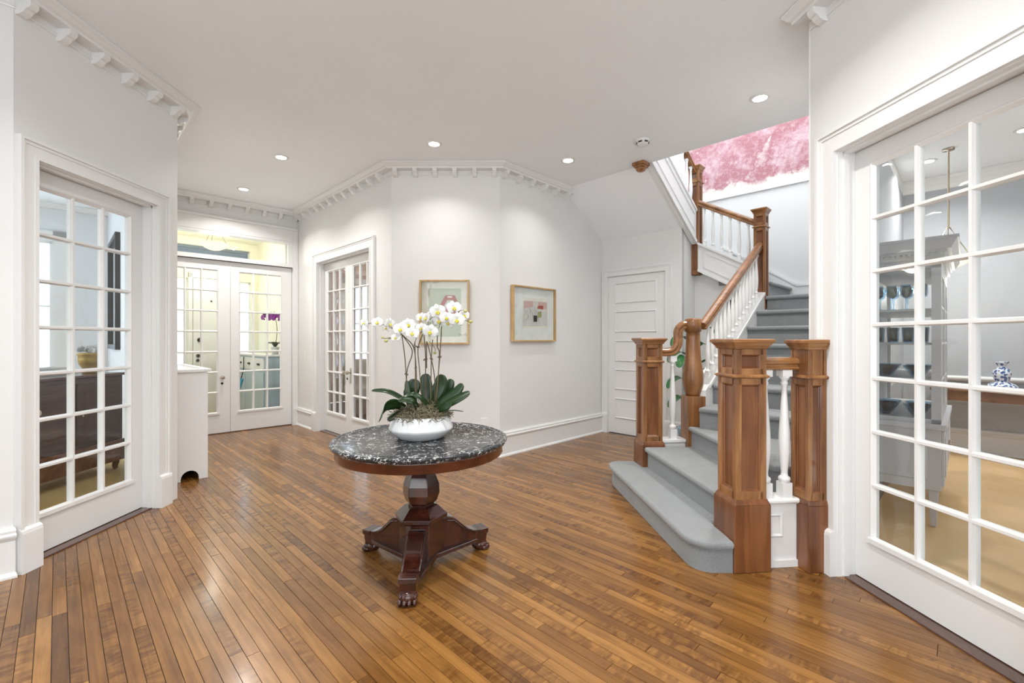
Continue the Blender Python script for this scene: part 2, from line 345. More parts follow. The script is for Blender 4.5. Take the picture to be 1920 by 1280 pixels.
# ------------------------------------------------------------------ wall frames (x runs left to right seen from the hall, y goes into the wall)
K8 = math.tan(math.radians(22.5))
VA, UE, YC, UB, VD, US, UR, VB = 2.63, 7.30, 5.06, 3.675, 5.50, 2.51, 0.665, 6.75
VOPEN = 4.60
U1 = YC*R2-VA; V2 = YC*R2-UB
C1 = W(U1, VA); C2 = W(UB, V2)
LC0 = Vector((-2.75, 2.51, 0)); LC1 = Vector((-2.75, 3.74, 0)); VL = 0.70
RC = Vector((1.768, 2.693, 0)); RDEG = -83.9
FL = fr(LC0, 90); FLF = fr(LC0-Vector((1,1,0))/R2*4.6, 45); FAL = fr(W(LC1.y*R2-VL, VL), 135)
FE = fr(W(UE, VL), 45); FA = fr(W(UE, VA), -45); FC = fr(C1, 0); FB = fr(C2, 45)
FD = fr(W(UB, VD), -45); FN = fr(W(US, VD), 45); FNB = fr(W(US, 5.88), -45)
FR = fr(RC, RDEG); FSR = fr(W(UR, VB), -135); FSB = fr(W(UB, VB), -45)
LL = LC1.y-LC0.y; LE = VA-VL; LA = UE-U1; LCH = C2.x-C1.x; LB = VD-V2; LD = UB-US

def wall(name, Fm, x0, x1, z1, mat, openings=(), t=0.14, z0=0.0, label=None):
    mb = MB(Fm); xs = sorted({x0, x1} | {o[0] for o in openings} | {o[1] for o in openings})
    for a, b in zip(xs[:-1], xs[1:]):
        zc = z0
        for (p, q, r, s_) in sorted([o for o in openings if o[0] <= a+1e-6 and o[1] >= b-1e-6], key=lambda o: o[2]):
            if r > zc+1e-6: mb.box(a, b, 0, t, zc, r)
            zc = s_
        if zc < z1-1e-6: mb.box(a, b, 0, t, zc, z1)
    return st(mb.build(name, mat), label)

# ------------------------------------------------------------------ room shell
wall('wall_left', FL, 0, LL, H, M['wall'], [(0.117, 1.01, 0, 2.335)], 0.15, label='white angled wall holding the single glazed door at far left')
wall('wall_front_left', FLF, 0, 4.6, H, M['wall'], label='sliver of white wall at the left edge of the picture')
wall('wall_vestibule_left', FAL, 0, 4.75, H, M['wall'], label='white wall behind the radiator cover')
wall('wall_entrance', FE, 0, LE, H, M['wall'], [(0.2, 1.85, 0, 2.40), (0.24, 1.78, 2.456, 2.765)], 0.16, label='white end wall with glazed double doors and transom')
wall('wall_double_door', FA, 0, LA, H, M['wall'], [(0.75, 2.30, 0, 2.395)], 0.18, label='white wall with narrow glazed double doors')
wall('wall_center', FC, 0, LCH, H, M['wall'], label='flat white wall carrying the green print')
wall('wall_back_right', FB, 0, LB, H, M['wall'], label='white wall carrying the sketch print, cut by the sloping ceiling')
dx0 = UB-3.578; dx1 = UB-2.719
wall('wall_closet', FD, 0, LD, 2.76, M['wall'], [(dx0, dx1, 0, 2.185)], 0.12, label='white wall with panelled closet door under the stairs')
wall('wall_niche', FN, 0.002, 0.38, 2.74, M['wall'], label='narrow white wall beside the closet door')
wall('wall_niche_back', FNB, 0, 0.80, 2.30, M['wall'], t=0.08, label='pale wall behind the stair rail')
wall('wall_right', FR, 0, 1.40, H, M['wall'], [(0.19, 1.12, 0, 2.335)], 0.15, label='white angled wall holding the single glazed door at far right')
wall('wall_stair_right', FSR, 0, VB-3.16, 5.6, M['wall'], t=0.09, label='white wall closing the stair on its right')
wall('wall_stair_back', FSB, -0.1, UB-UR, 5.6, M['wall'], t=0.12, label='white stairwell wall behind the landing')
wall('wall_stair_left', fr(W(UB, VOPEN), 45), 0, VB-VOPEN, 5.6, M['wall'], z0=H+0.25)
# old wallpaper / rose plaster patch (flat on the stairwell wall)
mb = MB(FSB); mb.box(UB-3.02, UB-UR, -0.012, 0.0, 3.34, 4.75)
o = mb.build('wall_plaster_patch', M['mural']); st(o, 'exposed rose red distressed plaster above the stairs')
mb = MB(FSB); mb.box(UB-3.02, UB-UR, -0.03, 0.0, 3.318, 3.338); st(mb.build('trim_plaster_edge', M['trim']))

# behind the camera: unseen rear wall, its broad window added to shape the daylight
wall('wall_rear_added', fr((5.2, -1.8, 0), 180), 0, 11.4, H, M['wall'], [(3.2, 7.4, 0.35, 2.85)], label='added rear wall behind the camera with a window opening for daylight')
# ceiling slabs in (u,v)
def uvslab(name, u0, u1, v0, v1, z0, z1, mat, label=None):
    mb = MB(); mb.prism([W(u0,v0)[:2], W(u1,v0)[:2], W(u1,v1)[:2], W(u0,v1)[:2]], z0, z1)
    return st(mb.build(name, mat), label)
uvslab('ceiling', -5.0, 9.5, -5.0, VOPEN, H, H+0.25, M['ceil'], 'plain white hall ceiling with recessed lights')
uvslab('ceiling', UB, 9.5, VOPEN, 6.4, H, H+0.25, M['ceil'])
uvslab('ceiling', -2.6, UR-0.09, VOPEN, 7.7, H, H+0.25, M['ceil'], 'dining room ceiling')
uvslab('ceiling', -5.0, 9.5, -5.0, 3.4, 5.6, 5.7, M['ceil'], 'added upstairs ceiling limiting the sky light')  # unseen slab added to cut the sky light reaching the stairwell
# sloping soffit of the upper flight
zs = lambda v: 2.70+(VD-v)*0.61
mb = MB()
p = [W(UB, VD+0.02, zs(VD+0.02)), W(2.46, VD+0.02, zs(VD+0.02)), W(2.46, 4.40, zs(4.40)), W(UB, 4.40, zs(4.40))]
mb.add([tuple(q) for q in p]+[(q.x, q.y, q.z+0.06) for q in p], [(0,1,2,3),(7,6,5,4),(0,4,5,1),(1,5,6,2),(2,6,7,3),(3,7,4,0)])
st(fixn(mb.build('ceiling_slope', M['ceil'])), 'sloping white underside of the upper stair flight')

# ------------------------------------------------------------------ strip floor
floor = st(MB().prism([(-6.2,-1.9), (-6.2,-0.6), W(7.45,-0.6)[:2], W(7.45,2.8)[:2], W(3.8,6.0)[:2], W(0.55,6.0)[:2], W(-0.2,2.9)[:2], (5.2,-1.9)], -0.06, -0.006).build('floor', M['dark']), 'brown curly maple strip floor laid diagonally')
def ulim(v):
    lo = max(v-2.95, -1.2-v) if v < 3.25 else 0.5
    if v < -0.17: hi = 3.74
    elif v < VL+0.01: hi = v+4.12
    elif v < VA+0.12: hi = UE+0.06
    elif v < V2: hi = YC*R2-v+0.03
    elif v < VD: hi = UB+0.02
    else: hi = US+0.02
    if VA-0.02 < v < VA+0.12: hi = UE-0.5
    return lo, hi
BW = 0.0515; boards = []; bi = 0; v = -2.9
while v < 5.86:
    lo, hi = ulim(v+BW/2); u = lo-random.random()*0.9
    while u < hi:
        ln = random.choice([0.35, 0.55, 0.7, 0.9, 1.1, 1.35, 1.7, 2.1])*random.uniform(0.85, 1.15)
        a, b = max(u, lo), min(u+ln, hi)
        if b-a > 0.03: boards.append((a, b, v))
        u += ln
    v += BW
def parea(bd):
    a, b, v0 = bd; pts = []
    for (u_, v_) in ((a, v0), (b, v0), (b, v0+BW), (a, v0+BW)):
        q = W(u_, v_)
        if q.y < 0.6: return 0.0
        pts.append((CX+F*q.x/q.y, CY+F*CH/q.y))
    cx = sum(p[0] for p in pts)/4; cy = sum(p[1] for p in pts)/4
    if cx < -60 or cx > 1980 or cy > 1330: return 0.0
    if q.x > 1.3 and q.y > 2.7: return 0.0
    return abs(sum(pts[i][0]*pts[(i+1)%4][1]-pts[(i+1)%4][0]*pts[i][1] for i in range(4)))/2
boards.sort(key=parea, reverse=True)
def board_mesh(name, bds, centre):
    vs = []; fs = []; tint = []; gc = []; g = 0.0011
    for (a, b, v0) in bds:
        t = (random.betavariate(3.4, 3.4), random.random()**1.5*0.72, random.random()); dz = random.uniform(-0.0006, 0.0004); o = len(vs)
        co = [(a+g, v0+g), (b-g, v0+g), (b-g, v0+BW-g), (a+g, v0+BW-g)]
        for z in (-0.008, dz):
            for (u_, v_) in co:
                q = W(u_, v_, z)-centre; vs.append(tuple(q)); tint.append((*t, 1)); gc.append((u_, v_, 0))
        fs += [(o+4,o+7,o+6,o+5),(o,o+1,o+5,o+4),(o+1,o+2,o+6,o+5),(o+2,o+3,o+7,o+6),(o+3,o,o+4,o+7)]
    me = bpy.data.meshes.new(name); me.from_pydata(vs, [], fs); me.materials.append(M['floor'])
    ca = me.attributes.new('tint', 'FLOAT_COLOR', 'POINT'); ga = me.attributes.new('gc', 'FLOAT_VECTOR', 'POINT')
    ca.data.foreach_set('color', [x for t in tint for x in t]); ga.data.foreach_set('vector', [x for t in gc for x in t])
    bm = bmesh.new(); bm.from_mesh(me); bmesh.ops.recalc_face_normals(bm, faces=bm.faces); bm.to_mesh(me); bm.free()
    return me
for bd in boards[:300]:
    c = W((bd[0]+bd[1])/2, bd[2]+BW/2)
    inst('plank', board_mesh('plank', [bd], c), floor, c)
o = inst('plank_field', board_mesh('plank_field', boards[300:], Vector((0,4,0))), floor, Vector((0,4,0))); o['kind'] = 'stuff'
# up-facing check
for ob in floor.children:
    me = ob.data
    if me.polygons[0].normal.z < 0: me.flip_normals()

for Fm, a, b in ((FL, 0.117, 1.01), (FR, 0.19, 1.12), (FA, 0.75, 2.30), (FE, 0.2, 1.85)):
    st(MB(Fm).box(a, b, 0.03, 0.17, -0.004, 0.007).build('trim_threshold', M['dwood']), 'dark wooden door threshold')
# other floors
st(MB().prism([(-2.78, 2.4), (-2.78, 3.62), W(9.4, 0.6)[:2], W(9.4,-3)[:2], W(3.75,-3)[:2], W(3.75,-0.2)[:2]], -0.05, -0.004).build('floor', M['tan_floor']), 'golden floor of the room behind the left door')
st(MB().prism([(1.93, 2.6), W(0.58, 3.3)[:2], W(0.58, 7.5)[:2], W(-3.2, 7.5)[:2], (5.2, 0.8), (2.03, 1.4)], -0.05, -0.002).build('floor', M['sand']), 'sand coloured carpet of the dining room behind the right door')
uvslab('floor', UE+0.05, 9.3, VL-0.1, VA, -0.05, -0.002, M['sand'], 'vestibule floor behind the entrance doors')
uvslab('floor', 3.8, 9.3, VA+0.14, 6.4, -0.05, -0.003, M['dwood'], 'wooden floor of the pink room')

# ------------------------------------------------------------------ baseboards, cornices, casings
BASE = [(0,0),(0.042,0),(0.042,0.012),(0.03,0.026),(0.022,0.028),(0.022,0.20),(0.026,0.206),(0.036,0.222),(0.038,0.232),(0.028,0.242),(0.03,0.256),(0.02,0.27),(0,0.272)]
def baseboard(name, Fm, segs):
    for (a, b, k0, k1) in segs: st(fixn(MB(Fm).sweep(BASE, a, b, k0, k1).build(name, M['trim'])))
baseboard('baseboard_entrance', FA, [(0, 0.62, -1, 0)])
baseboard('baseboard_center_left', FA, [(2.44, LA, 0, K8)])
baseboard('baseboard_center', FC, [(0, LCH, K8, K8)])
baseboard('baseboard_back_right', FB, [(0, LB, K8, -0.6)])
baseboard('baseboard_niche', FN, [(0.0, 0.38, 0.4, -1)])
baseboard('baseboard_niche_back', FNB, [(0, 0.72, -1, 0)])
baseboard('baseboard_front_left', FLF, [(0, 4.6, 0, K8)])
baseboard('baseboard_closet', FD, [(dx1+0.1, LD, 0, 0.4)])

CROWN = [(0,H-0.062),(0.092,H-0.062),(0.094,H-0.046),(0.112,H-0.04),(0.130,H-0.026),(0.146,H-0.016),(0.146,H-0.002),(0,H-0.002)]
FRIEZE = [(0,H-0.112),(0.006,H-0.112),(0.009,H-0.104),(0.006,H-0.098),(0.006,H-0.062),(0,H-0.062)]
brk = MB(); prof = [(0.0,H-0.062),(0.088,H-0.062),(0.088,H-0.085),(0.074,H-0.100),(0.060,H-0.104),(0.046,H-0.122),(0.024,H-0.134),(0.0,H-0.138)]
brk.sweep([(p_, z_-H) for p_, z_ in prof], -0.023, 0.023)
BRM = brk.mesh('bracket', M['trim'], Vector((0,0,0)))
_bm = bmesh.new(); _bm.from_mesh(BRM); bmesh.ops.recalc_face_normals(_bm, faces=_bm.faces); _bm.to_mesh(BRM); _bm.free()
_ci = [0]
def cornice(Fm, deg, x0, x1, k0, k1, first, step=0.22, label='white bracketed ceiling cornice'):
    _ci[0] += 1
    c = st(fixn(MB(Fm).sweep(CROWN, x0, x1, k0, k1).build('trim_%d' % _ci[0], M['trim'])), label)
    fixn(MB(Fm).sweep(FRIEZE, x0, x1, k0, k1).build('frieze_moulding', M['trim'], c))
    x = first
    while x < x1-0.01:
        inst('bracket', BRM, c, Fm @ Vector((x, 0, H)), math.radians(deg)); x += step
cornice(FL, 90, 0, LL, K8, K8, 0.03, 0.228)
cornice(FLF, 45, 0, 4.6, 0, K8, 3.4)
cornice(FAL, 135, 0, 2.74, K8, -1, 0.1)
cornice(FE, 45, 0, LE, -1, -1, 0.12)
cornice(FA, -45, 0, LA, -1, K8, 0.16)
cornice(FC, 0, 0, LCH, K8, K8, 0.055, 0.2185)
cornice(FB, 45, 0, 1.28, K8, 0.0, 0.05)
cornice(FR, RDEG, 0, 1.4, K8, 0, 0.10)

def casing(name, Fm, x0, x1, z1, w=0.12, plinth=0.27, label=None, jamb=0.12, pl=True):
    c = MB(Fm)
    for (a, b, p_) in ((0.0, 0.022, 0.023), (0.022, w-0.036, 0.018), (w-0.036, w-0.018, 0.024), (w-0.018, w, 0.034)):
        c.box(x0-b, x0-a, -p_, 0, 0, z1+b); c.box(x1+a, x1+b, -p_, 0, 0, z1+b); c.box(x0-a, x1+a, -p_, 0, z1+a, z1+b)
    o = st(c.build(name, M['trim']), label)
    j = MB(Fm); j.box(x0-0.018, x0+0.004, 0, jamb, 0, z1+0.004); j.box(x1-0.004, x1+0.018, 0, jamb, 0, z1+0.004); j.box(x0-0.018, x1+0.018, 0, jamb, z1-0.004, z1+0.018)
    j.box(x0+0.004, x0+0.016, 0.03, 0.06, 0, z1-0.004); j.box(x1-0.016, x1-0.004, 0.03, 0.06, 0, z1-0.004); j.box(x0, x1, 0.03, 0.06, z1-0.016, z1-0.004)
    j.build('jamb', M['trim'], o)
    if pl:
        for xa, xb in ((x0-w-0.003, x0+0.002), (x1-0.002, x1+w+0.003)):
            MB(Fm).sweep([(0,0),(0.044,0),(0.044,plinth-0.03),(0.040,plinth-0.012),(0.026,plinth),(0,plinth)], xa, xb).build('plinth_block', M['trim'], o)
    return o
casing('trim_left_door', FL, 0.117, 1.01, 2.335, 0.108, 0.25, 'white moulded casing round the left glazed door', 0.14)
casing('trim_right_door', FR, 0.19, 1.12, 2.335, 0.12, 0.25, 'white moulded casing round the right glazed door', 0.14)
casing('trim_double_door', FA, 0.75, 2.30, 2.395, 0.125, 0.27, 'white moulded casing round the narrow double doors', 0.17)
casing('trim_closet_door', FD, dx0, dx1, 2.185, 0.09, 0.28, 'white moulded casing round the closet door', 0.05)
# entrance surround: wide flat casing with transom bar and header
e = MB(FE); e.box(0.06, 0.2, -0.025, 0, 0, 2.99); e.box(1.85, LE-0.003, -0.025, 0, 0, 2.99); e.box(0.2, 1.85, -0.025, 0, 2.79, 2.99)
e.box(0.04, LE-0.003, -0.05, 0, 2.965, 2.995); e.box(0.2, 1.85, -0.03, 0.1, 2.40, 2.456)
e.box(0.2, 0.24, -0.02, 0.1, 2.456, 2.79); e.box(1.78, 1.85, -0.02, 0.1, 2.456, 2.79); e.box(0.24, 1.78, -0.02, 0.1, 2.76, 2.79)
o = st(e.build('trim_entrance', M['trim'], bevel=0.003), 'white surround of the entrance doors and transom')
MB(FE).box(0.235, 1.785, 0.03, 0.034, 2.452, 2.768).build('pane', M['glass'], o)
for xa, xb in ((0.05, 0.205), (1.845, LE-0.003)): MB(FE).box(xa, xb, -0.042, 0, 0, 0.25).build('plinth_block', M['trim'], o)

# ------------------------------------------------------------------ glazed doors
def leaf(door, Fm, x0, x1, z0, z1, y0, sl, sr, top, bot, cols, rows, t=0.042, knobx=None, kz=0.85, plate=None):
    px0, px1, pz0, pz1 = x0+sl, x1-sr, z0+bot, z1-top
    b = MB(Fm); b.box(x0, px0, y0, y0+t, z0, z1); b.box(px1, x1, y0, y0+t, z0, z1)
    b.box(px0, px1, y0, y0+t, z0, pz0); b.box(px0, px1, y0, y0+t, pz1, z1)
    lf = b.build('leaf', M['trim'], door)
    s_ = MB(Fm); w = 0.018
    s_.ring(px0-0.004, px1+0.004, pz0-0.004, pz1+0.004, y0-0.006, y0+0.012, w); s_.ring(px0-0.014, px1+0.014, pz0-0.014, pz1+0.014, y0, y0-0.006, 0.010)
    s_.box(px0-0.02, px1+0.02, y0-0.016, y0+0.01, pz0-0.02, pz0+0.004)
    fixn(s_.build('sticking', M['trim'], lf))
    cw = (px1-px0)/cols; rh = (pz1-pz0)/rows; mw = 0.0125
    for i in range(1, cols):
        x = px0+cw*i; m = MB(Fm)
        m.prism([(x-mw, y0+0.012), (x-mw*0.5, y0-0.002), (x+mw*0.5, y0-0.002), (x+mw, y0+0.012), (x+mw, y0+0.034), (x-mw, y0+0.034)], pz0, pz1); m.build('muntin', M['trim'], lf)
    for j in range(1, rows):
        z = pz0+rh*j; m = MB(Fm)
        m.sweep([(-(y0+0.012), z-mw), (-(y0-0.003), z-mw*0.5), (-(y0-0.003), z+mw*0.5), (-(y0+0.012), z+mw), (-(y0+0.034), z+mw), (-(y0+0.034), z-mw)], px0, px1); fixn(m.build('muntin', M['trim'], lf))
    c0 = Fm @ Vector((0,0,0)); pm = None
    for i in range(cols):
        for j in range(rows):
            xc = px0+cw*(i+0.5); zc = pz0+rh*(j+0.5)
            if pm is None:
                q = MB(Matrix.Rotation(Fm.to_euler().z, 4, 'Z')); q.box(-cw/2, cw/2, -0.0015, 0.0015, -rh/2, rh/2); pm = q.mesh('pane', M['glass'], Vector((0,0,0)))
            inst('pane', pm, lf, Fm @ Vector((xc, y0+0.022, zc)))
    if knobx is not None:
        k = MB(Fm @ Matrix.Translation((knobx, y0, kz)) @ Matrix.Rotation(math.pi/2, 4, 'X'))
        k.lathe([(0.024,0),(0.024,0.004),(0.010,0.008),(0.009,0.03),(0.020,0.036),(0.027,0.048),(0.024,0.062),(0.010,0.068)], 10, smooth=False)
        k.build('knob', M['brass'], lf)
        if plate == 'long': MB(Fm).box(knobx-0.022, knobx+0.022, y0-0.004, y0, kz-0.14, kz+0.06).build('lock_plate', M['brass'], lf)
        else:
            q = MB(Fm @ Matrix.Translation((knobx, y0, kz-0.085)) @ Matrix.Rotation(math.pi/2, 4, 'X')); q.lathe([(0.016,0),(0.016,0.004),(0.012,0.006)], 12); q.build('keyhole_cover', M['dark'], lf)
    return lf
def door(name, loc, label): return st(empty(name, loc), label)
d = door('door_1', FL @ Vector((0.56,0.1,0)), 'white single glazed door at far left with fifteen by lights onto the pale room')
d['label'] = 'white glazed door of twenty one panes at the far left'
leaf(d, FL, 0.122, 1.005, 0.012, 2.328, 0.105, 0.112, 0.112, 0.105, 0.235, 3, 7, knobx=0.17, kz=0.865)
d = door('door_2', FR @ Vector((0.65,0.11,0)), 'white glazed door of twenty one panes at the far right onto the dining room')
leaf(d, FR, 0.195, 1.115, 0.012, 2.328, 0.105, 0.104, 0.112, 0.10, 0.235, 3, 7, knobx=1.06, kz=0.865)
d = door('door_3', FE @ Vector((1.02,0.03,0)), 'white glazed entrance double doors under a transom')
leaf(d, FE, 0.205, 1.024, 0.012, 2.395, 0.03, 0.11, 0.150, 0.13, 0.275, 3, 7, knobx=0.925, kz=0.78)
leaf(d, FE, 1.028, 1.845, 0.012, 2.395, 0.03, 0.108, 0.150, 0.13, 0.275, 3, 7)
d = door('door_4', FA @ Vector((1.52,0.1,0)), 'narrow white glazed double doors behind the orchid')
leaf(d, FA, 0.756, 1.523, 0.012, 2.388, 0.10, 0.09, 0.10, 0.12, 0.27, 3, 7, knobx=1.475, kz=0.87)
leaf(d, FA, 1.527, 2.294, 0.012, 2.388, 0.10, 0.10, 0.09, 0.12, 0.27, 3, 7, knobx=1.575, kz=0.87, plate='long')
# closet door with five raised horizontal panels
d = door('door_5', FD @ Vector(((dx0+dx1)/2,0,0)), 'white closet door with five horizontal panels')
b = MB(FD); b.box(dx0+0.004, dx1-0.004, 0.012, 0.05, 0.008, 2.178); lf = b.build('leaf', M['trim'], d)
for (zb, zt) in ((1.80, 2.09), (1.40, 1.70), (1.00, 1.30), (0.61, 0.90), (0.21, 0.50)):
    p_ = MB(FD); xa, xb = dx0+0.10, dx1-0.13; p_.ring(xa, xb, zb, zt, 0.012, -0.006, 0.014); p_.ring(xa+0.014, xb-0.014, zb+0.014, zt-0.014, -0.006, 0.010, 0.012)
    p_.box(xa+0.026, xb-0.026, 0.0095, 0.02, zb+0.026, zt-0.026); fixn(p_.build('panel', M['trim'], lf))
for z in (0.25, 1.92): MB(FD).box(dx0-0.006, dx0+0.006, -0.008, 0.01, z-0.05, z+0.05).build('hinge', M['trim'], lf)

# ------------------------------------------------------------------ staircase
SD = 5.7                                         # turn of the bottom steps against the picture plane
stairs = thing('staircase', (1.5, 3.4, 0), 'grey carpeted staircase with brown panelled newel posts and white balusters', 'staircase')
def newel(Mx, w, d, zb, zt, base=None, small=True, panels=True, label=None):
    # centre line at the origin of Mx; w across (x), d deep (y)
    zs1 = zt-0.020; zs0 = zs1-0.037; zn1 = zs0-0.143; zn0 = zn1-0.023; zf = base[1] if base else zb
    m = MB(Mx); i = 0.020
    m.box(-w/2+i, w/2-i, -d/2+i, d/2-i, zf-0.01, zs0)
    sw = 0.036 if w > 0.15 else 0.026; sd = min(sw, d*0.3)
    for sx in (-1, 1):
        for sy in (-1, 1):
            xa, xb = sorted((sx*w/2, sx*(w/2-sw))); ya, yb = sorted((sy*d/2, sy*(d/2-sd)))
            m.box(xa, xb, ya, yb, zf-0.005, zs0)
    rails = [(zf-0.005, zf+0.042), (zn0-0.035, zn0+0.001), (zn1-0.001, zn1+0.032), (zs0-0.033, zs0)]
    if not small: rails = [(zf-0.005, zf+0.042), (zn0-0.035, zn0+0.001), (zn1-0.001, zs0)]
    for za, zb_ in rails:
        m.box(-w/2+sw*0.5, w/2-sw*0.5, -d/2, d/2, za, zb_); m.box(-w/2, w/2, -d/2+sd*0.5, d/2-sd*0.5, za, zb_)
    post = m.build('newel_post', M['oak'], stairs, bevel=0.002)
    if label: post['label'] = label
    zones = [(zf+0.042, zn0-0.035)]+([(zn1+0.032, zs0-0.033)] if small else [])
    for a in range(4):
        ww, dd, ss = (w, d, sw) if a % 2 == 0 else (d, w, sd)
        for za, zb_ in zones:
            if not panels: continue
            p_ = MB(Mx @ Matrix.Rotation(a*math.pi/2, 4, 'Z')); x = ww/2-ss
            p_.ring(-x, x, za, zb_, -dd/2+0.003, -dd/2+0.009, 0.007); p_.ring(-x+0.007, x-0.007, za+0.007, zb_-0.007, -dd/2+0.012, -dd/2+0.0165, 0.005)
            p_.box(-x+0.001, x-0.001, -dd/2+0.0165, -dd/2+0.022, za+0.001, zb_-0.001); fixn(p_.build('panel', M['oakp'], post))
    n = MB(Mx); n.taper(0, 0, zn0, zn0+0.006, w+0.006, w+0.022, d+0.006, d+0.022); n.taper(0, 0, zn0+0.006, zn0+0.016, w+0.026, w+0.026, d+0.026, d+0.026); n.taper(0, 0, zn0+0.016, zn1, w+0.02, w+0.002, d+0.02, d+0.002)
    n.build('necking_band', M['oak'], post, bevel=0.002)
    c = MB(Mx); k = 0.3*w+0.012 if w > 0.15 else 0.05
    c.taper(0, 0, zs0, zs0+0.012, w+0.008, w+k*0.35, d+0.008, d+k*0.35); c.taper(0, 0, zs0+0.012, zs0+0.017, w+k*0.35, w+k*0.35, d+k*0.35, d+k*0.35)
    c.taper(0, 0, zs0+0.017, zs1, w+k*0.42, w+k*0.85, d+k*0.42, d+k*0.85); c.taper(0, 0, zs1, zs1+0.014, w+k, w+k, d+k, d+k); c.taper(0, 0, zs1+0.014, zt, w+k, w+k*0.7, d+k, d+k*0.7)
    c.build('cap', M['oakx'], post, bevel=0.002)
    if base:
        bw, bh = base; q = MB(Mx); e_ = bw-w
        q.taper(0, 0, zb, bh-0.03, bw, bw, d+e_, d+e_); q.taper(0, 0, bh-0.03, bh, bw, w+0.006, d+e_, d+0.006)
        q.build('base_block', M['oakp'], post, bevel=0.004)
    return post
newel(fr((1.333, 2.645, 0), SD), 0.183, 0.183, 0.001, 1.306, (0.217, 0.405), label='near panelled newel post at the stair foot')
newel(fr((1.240, 4.118, 0), SD), 0.177, 0.177, 0.001, 1.318, (0.210, 0.402), label='far panelled newel post at the stair foot')
newel(fr((1.700, 2.612, 0), SD), 0.108, 0.140, 0.001, 1.302, (0.122, 0.402), small=False, label='half newel post against the right door casing')
newel(fr(W(1.69, 5.775), 45), 0.125, 0.125, 1.66, 2.815, None, label='newel post at the stair landing')
newel(fr(W(2.475, 5.83), 45), 0.125, 0.125, 2.14, 3.53, None, label='upper newel post with hanging foot')
# hanging newel end below the hall ceiling
q = MB(fr(W(2.53, 4.53), 45)); q.box(-0.07, 0.07, -0.07, 0.07, H-0.035, H); q.box(-0.058, 0.058, -0.058, 0.058, H-0.055, H-0.035)
q.lathe([(0.058, H-0.056), (0.056, H-0.07), (0.04, H-0.09), (0.015, H-0.1)][::-1], 20); q.build('newel_drop', M['oak'], stairs, bevel=0.003)

# turned newel
Tm = fr((1.632, 4.105, 0), 2)
m = MB(Tm); m.lathe([(0.060,0.799),(0.066,0.815),(0.078,0.85),(0.089,0.905),(0.091,0.955),(0.086,1.01),(0.074,1.09),(0.066,1.17),(0.062,1.25),(0.060,1.33),(0.060,1.372),(0.072,1.374),(0.073,1.44),(0.070,1.482),(0.060,1.492),(0.02,1.497)], 28)
post = m.build('newel_post', M['oak'], stairs); post['label'] = 'turned round newel post with square foot'
MB(Tm).box(-0.080, 0.080, -0.082, 0.078, 0.30, 0.80).build('base_block', M['oak'], post, bevel=0.003)

# balusters
def baluster_mesh(h, r, b):
    m = MB(); m.box(-b, b, -b, b, 0, 0.115*h); m.box(-b, b, -b, b, 0.935*h, h)
    pr = [(0.95,0.115),(0.95,0.13),(1.05,0.14),(0.95,0.155),(0.62,0.165),(0.55,0.19),(0.72,0.25),(0.95,0.34),(1.0,0.42),(0.94,0.50),(0.72,0.64),(0.52,0.78),(0.45,0.86),(0.62,0.875),(0.62,0.89),(0.5,0.90),(0.85,0.92),(0.95,0.935)]
    m.lathe([(r*a, h*z) for a, z in pr], 14); return m.mesh('baluster', M['trim'], Vector((0,0,0)))
BL = baluster_mesh(0.745, 0.031, 0.029); BSm = baluster_mesh(0.52, 0.022, 0.019)
for (x, y) in ((1.458, 2.626), (1.577, 2.636)): inst('baluster', BL, stairs, (x, y, 0.393), math.radians(SD))
inst('baluster', BL, stairs, (1.452, 4.118, 0.41), math.radians(SD))
zst = lambda v: 0.822+0.6*(v-4.01)               # top of lower stringer
v = 4.24
while v < 5.68: inst('baluster', BSm, stairs, W(1.69, v, zst(v)-0.02), math.radians(45)); v += 0.105
z2 = lambda u: 2.54-0.565*(2.43-u)               # top of second stringer
for k in range(6): u = 1.83+k*0.103; inst('baluster', BSm, stairs, W(u, 5.79, z2(u)-0.02), math.radians(45))
z3 = lambda v: zs(v)+0.42                         # top of third stringer
v = 5.68
while v > 4.3: inst('baluster', BSm, stairs, W(2.475, v, z3(v)-0.02), math.radians(45)); v -= 0.115
# handrails
RPROF = [(-0.030,-0.036),(0.030,-0.036),(0.034,-0.022),(0.025,-0.014),(0.025,-0.006),(0.037,0.002),(0.037,0.018),(0.026,0.032),(0.0,0.038),(-0.026,0.032),(-0.037,0.018),(-0.037,0.002),(-0.025,-0.006),(-0.025,-0.014),(-0.034,-0.022)]
def rail(path, lab=None):
    o = fixn(MB().tube(path, 0.037, smooth=False, prof=RPROF).build('handrail', M['oakx'], stairs, bevel=0.003)); return o
rail([W(1.69, v, zst(v)+0.535) for v in (4.12, 4.6, 5.2, 5.73)])
rail(crom([(1.32,4.11,1.190),(1.40,4.11,1.190),(1.455,4.11,1.205),(1.490,4.11,1.255),(1.496,4.11,1.32),(1.50,4.11,1.385),(1.535,4.11,1.428),(1.59,4.11,1.438)], 5))
e1 = Vector((math.cos(math.radians(SD)), math.sin(math.radians(SD)), 0))
rail([Vector((1.40, 2.618, 1.163)), Vector((1.40, 2.618, 1.163))+e1*0.26])
rail([W(u, 5.79, z2(u)+0.51) for u in (1.74, 2.0, 2.42)])
rail([W(2.475, v, z3(v)+0.51) for v in (5.78, 5.2, 4.2)])
